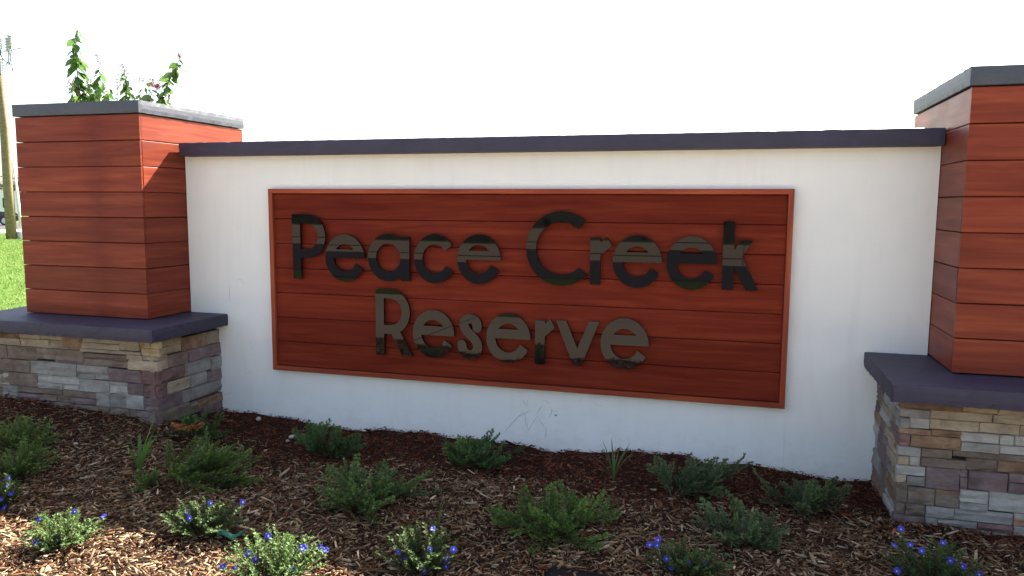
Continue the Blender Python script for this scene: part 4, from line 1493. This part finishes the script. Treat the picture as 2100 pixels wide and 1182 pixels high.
# ------------------------------------------------------------------ lawn blades seen left of the pillar
rng = np.random.default_rng(5)
n = 130000
az = np.radians(np.where(rng.random(n) < .4, rng.uniform(-56, -46, n), rng.uniform(-88, -42, n)))
r_ = np.sqrt(rng.uniform(7.0 ** 2, 49.0 ** 2, n))
bx, by = CAM[0] + r_ * np.sin(az), CAM[1] + r_ * np.cos(az)
ok = ~((by < 1.0) & (bx > -7.3))
bx, by = bx[ok], by[ok]
n = len(bx)
d = unit(np.stack([rng.normal(0, .35, n), rng.normal(0, .35, n), np.ones(n)], 1))
V, Q, C_ = blades(np.stack([bx, by, np.full(n, -.074)], 1), d, rng.uniform(.03, .075, n), rng.uniform(.008, .016, n),
                  np.array([[.10, .175, .028]]) * rng.uniform(.7, 1.35, (n, 1)) * np.stack([rng.uniform(.8, 1.3, n), np.ones(n), np.ones(n)], 1))
link('grass_blades', mesh_np('grass_blades', V, Q, MAT['grass'], C_), None, kind='stuff')

# ------------------------------------------------------------------ utility pole
PD = on_z(24, 491, -.07)
pole = thing('utility_pole', 'tall wooden utility pole with a white riser pipe, on the lawn at far left', 'utility pole', (PD[0], PD[1], 0))
Dp = float(np.hypot(PD[0] - CAM[0], PD[1] - CAM[1]))
pr = 8.2 * Dp / FPX


def atp(px, py):
    q = on_y(px, py, PD[1])
    return q - np.array([PD[0], PD[1], 0])


top = atp(5, 152)
b = MB()
b.tube([(-.0, 0, -.3), (0, 0, 2.2), (0, 0, 5.0), (0, 0, top[2])], [pr, pr * .93, pr * .82, pr * .62], 20)
me = b.mesh('shaft', MAT['pole'], True)
link('shaft', me, pole)
b = MB()
b.tube([(0, 0, top[2] - .4), (0, 0, top[2] + 1.1)], .055, 8)
b.tube([(0, 0, top[2] + .95), (.55, .65, top[2] + 1.25)], .03, 6)
link('bracket_arm', b.mesh('bracket_arm', MAT['steel']), pole)
for (px, py, r1, hh) in [(20, 84, .17, .42), (14, 92, .10, .5), (3, 90, .10, .4), (19, 104, .09, .35), (6, 134, .09, .5)]:
    q = atp(px, py)
    b = MB()
    for k in range(5):
        zz = q[2] - hh / 2 + hh * k / 4
        b.tube([(q[0], q[1], zz - .03), (q[0], q[1], zz), (q[0], q[1], zz + .03)], [r1 * .55, r1, r1 * .5], 10)
    b.tube([(q[0], q[1], q[2] - hh / 2), (q[0], q[1], q[2] + hh / 2)], r1 * .35, 8)
    link('insulator', b.mesh('insulator', MAT['porcelain'], True), pole)
for pl in [[(20, 90), (23, 105), (22, 122), (18, 134)], [(14, 95), (18, 112), (17, 128), (12, 133)], [(3, 95), (1, 108), (5, 124), (6, 134)], [(5, 120), (14, 128), (24, 133), (26, 146)]]:
    b = MB()
    b.tube([atp(*q) for q in pl], .022, 5)
    link('wire', b.mesh('wire', MAT['wire']), pole)
b = MB()
c0 = atp(36, 487)
c1 = atp(24.5, 330)
b.tube([(TX[0] * d_, TX[1] * d_, z_) for d_, z_ in ((pr + .20, .0), (pr + .13, 1.6), (pr * .9 + .06, c1[2]))], [.07, .06, .045], 10)
link('riser_pipe', b.mesh('riser_pipe', MAT['white'], True), pole, (0, 0, 0))
b = MB()
b.box(TX[0] * (pr + .2) - .15, TX[0] * (pr + .2) + .15, TX[1] * (pr + .2) - .15, TX[1] * (pr + .2) + .15, -.05, .28, 0, .02)
link('base_box', b.mesh('base_box', MAT['white']), pole)

# ------------------------------------------------------------------ parked car, house, trees across the road


def prism(profile, y0, y1, mat, name, inset=0.0):
    n = len(profile)
    vs = [(x, y, z) for y in (y0, y1) for x, z in profile]
    if inset:
        zs = [p_[1] for p_ in profile]
        zm, zx = min(zs), max(zs)
        vs = [(x, y * (1 - inset * max(0, (z - .95)) / .9), z) for x, y, z in vs]
    fs = [(k, (k + 1) % n, n + (k + 1) % n, n + k) for k in range(n)] + [tuple(range(n - 1, -1, -1)), tuple(range(n, 2 * n))]
    bm = bmesh.new()
    V = [bm.verts.new(v) for v in vs]
    for f in fs:
        bm.faces.new([V[i] for i in f])
    bmesh.ops.recalc_face_normals(bm, faces=bm.faces[:])
    bmesh.ops.bevel(bm, geom=bm.edges[:], offset=.03, segments=2, profile=.6, affect='EDGES')
    me = bpy.data.meshes.new(name)
    bm.to_mesh(me); bm.free()
    me.materials.append(mat)
    return me


PC = on_z(42, 462.5, -.05)
yaw_c = math.atan2(TX[1], TX[0])
carc = np.array([PC[0], PC[1]]) - TX * 2.42 + UX * .95
car = thing('parked_car', 'dark navy car parked across the road, half hidden behind the utility pole', 'car', (carc[0], carc[1], -.05), yaw_c)
body = [(-2.40, .42), (-2.36, .95), (-2.25, 1.02), (-1.2, 1.06), (1.0, 1.04), (2.20, .92), (2.40, .72), (2.40, .38), (2.2, .30), (-2.2, .30)]
cab = [(-2.15, 1.03), (-1.85, 1.55), (-1.55, 1.66), (.15, 1.66), (.55, 1.55), (1.20, 1.03)]
link('body', prism(body, -.92, .92, MAT['navy'], 'body'), car)
link('cabin', prism(cab, -.86, .86, MAT['glass'], 'cabin', .16), car)
b = MB()
b.box(-1.62, .22, -.72, .72, 1.655, 1.70, 0, .02)
link('roof', b.mesh('roof', MAT['navy']), car)
for x in (-1.45, 1.50):
    for y in (-.88, .88):
        b = MB()
        b.tube([(x, y - .11, .34), (x, y + .11, .34)], .34, 20)
        w = link('wheel', b.mesh('wheel', MAT['tyre']), car)
        b = MB()
        s = -1 if y < 0 else 1
        b.tube([(x, y + s * .10, .34), (x, y + s * .125, .34)], .22, 16)
        link('rim', b.mesh('rim', MAT['rim']), w)
for y in (-.68, .68):
    b = MB()
    b.box(2.30, 2.42, y - .18, y + .18, .68, .80, 0, .02)
    link('headlight', b.mesh('headlight', MAT['lamp']), car)
for y in (-.78, .78):
    b = MB()
    b.box(-2.42, -2.33, y - .10, y + .10, .72, .95, 0, .02)
    link('tail_light', b.mesh('tail_light', MAT['lamp']), car)
for x in (-.95, .0):
    for y in (-.926, .926):
        b = MB()
        b.box(x + .28, x + .42, y - .012, y + .012, .88, .915, 0, .004)
        link('door_handle', b.mesh('door_handle', MAT['rim']), car)

hp = ut(92, -.6)
house = thing('white_house', 'small white house glimpsed beyond the parked car', 'house', (hp[0], hp[1], 0), yaw_c)
b = MB()
b.box(-5.2, 1.6, -3, 3, -.1, 2.75)
link('wall', b.mesh('wall', MAT['siding']), house)
b = MB()
rf = [(-5.6, 2.65), (-1.8, 3.7), (2.0, 2.65), (2.0, 2.78), (-1.8, 3.85), (-5.6, 2.78)]
link('roof', mesh('roof', [(x, y, z) for y in (-3.3, 3.3) for x, z in rf],
                  [(k, (k + 1) % 6, 6 + (k + 1) % 6, 6 + k) for k in range(6)] + [tuple(range(5, -1, -1)), tuple(range(6, 12))], MAT['roofing']), house)
for x in (-4.2, -1.8, .4):
    b = MB()
    b.box(x - .45, x + .45, -3.06, -2.99, 1.0, 2.1, 0, .01)
    w = link('window', b.mesh('window', MAT['white']), house)
    b = MB()
    b.box(x - .38, x + .38, -3.075, -3.055, 1.07, 2.03)
    link('pane', b.mesh('pane', MAT['glass']), w)


def tree(u, t, h, r, label, seed):
    global rng
    rng = np.random.default_rng(4000 + seed)
    x, y = ut(u, t)
    tr = thing('tree', label, 'tree', (x, y, 0), 0, 'trees beyond the far road')
    b = MB()
    b.tube([(0, 0, -.2), (.05, 0, h * .3), (.1, .1, h * .6)], [.22, .16, .08], 8)
    for k in range(4):
        a = k * 1.6 + seed
        b.tube([(.03, 0, h * .3), (math.cos(a) * r * .5, math.sin(a) * r * .5, h * .62)], [.10, .04], 6)
    link('trunk', b.mesh('trunk', MAT['bark']), tr)
    vg = Veg()
    for k in range(16):
        a = rng.uniform(0, 6.28)
        q = math.sqrt(rng.random())
        cen = np.array([math.cos(a) * r * .72 * q, math.sin(a) * r * .72 * q, h * rng.uniform(.38, .92)])
        m = 150
        p = cen + rng.normal(0, r * .24, (m, 3))
        dd = unit(rng.normal(0, 1, (m, 3)))
        vg.add(*blades(p, dd, rng.uniform(.18, .36, m), rng.uniform(.10, .2, m), np.array([[.030, .052, .014]]) * rng.uniform(.6, 1.4, (m, 1)) * rng.uniform(.8, 1.3)))
    link('crown', vg.mesh('crown', MAT['far_leaf']), tr, kind='stuff')


tree(104, -2.6, 5.4, 2.2, 'dark tree beyond the house, left of the utility pole', 1)
tree(108, .6, 4.4, 1.6, 'dark round tree beyond the house, between the utility pole and the left pillar', 2)


def wood(name, x0, x1, y0, y1, h, n, size, col, core=True, lift=.0):
    """far-off mass of foliage: uneven solid core plus leaf clumps over it"""
    nx_ = 60
    vs, fs = [], []
    for i in range(nx_ + 1):
        x = x0[0] + (x1[0] - x0[0]) * i / nx_
        y = x0[1] + (x1[1] - x0[1]) * i / nx_
        hh = h * (.55 + .22 * math.sin(i * 1.3) + .12 * math.sin(i * 3.1 + 1))
        vs += [(x, y, -.1), (x + y0[0] * .2, y + y0[1] * .2, hh), (x + y0[0], y + y0[1], hh * .9), (x + y0[0], y + y0[1], -.1)]
    for i in range(nx_):
        for k in range(3):
            fs.append((i * 4 + k, i * 4 + k + 1, (i + 1) * 4 + k + 1, (i + 1) * 4 + k))
    m0 = len(vs)
    p = []
    s = rng.random(n)
    ph_ = s * nx_
    hh = h * (.55 + .22 * np.sin(ph_ * 1.3) + .12 * np.sin(ph_ * 3.1 + 1)) * 1.12
    q = rng.random(n)
    base = np.stack([x0[0] + (x1[0] - x0[0]) * s, x0[1] + (x1[1] - x0[1]) * s, hh * rng.random(n) ** .7], 1)
    off = rng.uniform(-.10, .35, n)
    base[:, 0] += y0[0] * off
    base[:, 1] += y0[1] * off
    V, Q, C_ = blades(base, unit(rng.normal(0, 1, (n, 3))), rng.uniform(.6, 1.3, n) * size, rng.uniform(.4, .8, n) * size, np.array([col]) * rng.uniform(.5, 1.5, (n, 1)))
    Vall = np.concatenate([np.array(vs), V])
    Qall = np.concatenate([np.array(fs), Q + m0])
    Call = np.concatenate([np.repeat(np.array([col]) * .6, m0, 0), C_])
    link(name, mesh_np(name, Vall, Qall, MAT['far_leaf'], Call), None, kind='stuff')


rng = np.random.default_rng(99)
a0, a1 = ut(128, -80), ut(128, 22)
wood('far_wood', a0, a1, (UX[0] * 8, UX[1] * 8), None, 6.5, 9000, .55, (.035, .055, .018))
wood('tree_row', (-80, -30.5), (60, -30.5), (0, -6), None, 7.5, 9000, .45, (.030, .042, .012))
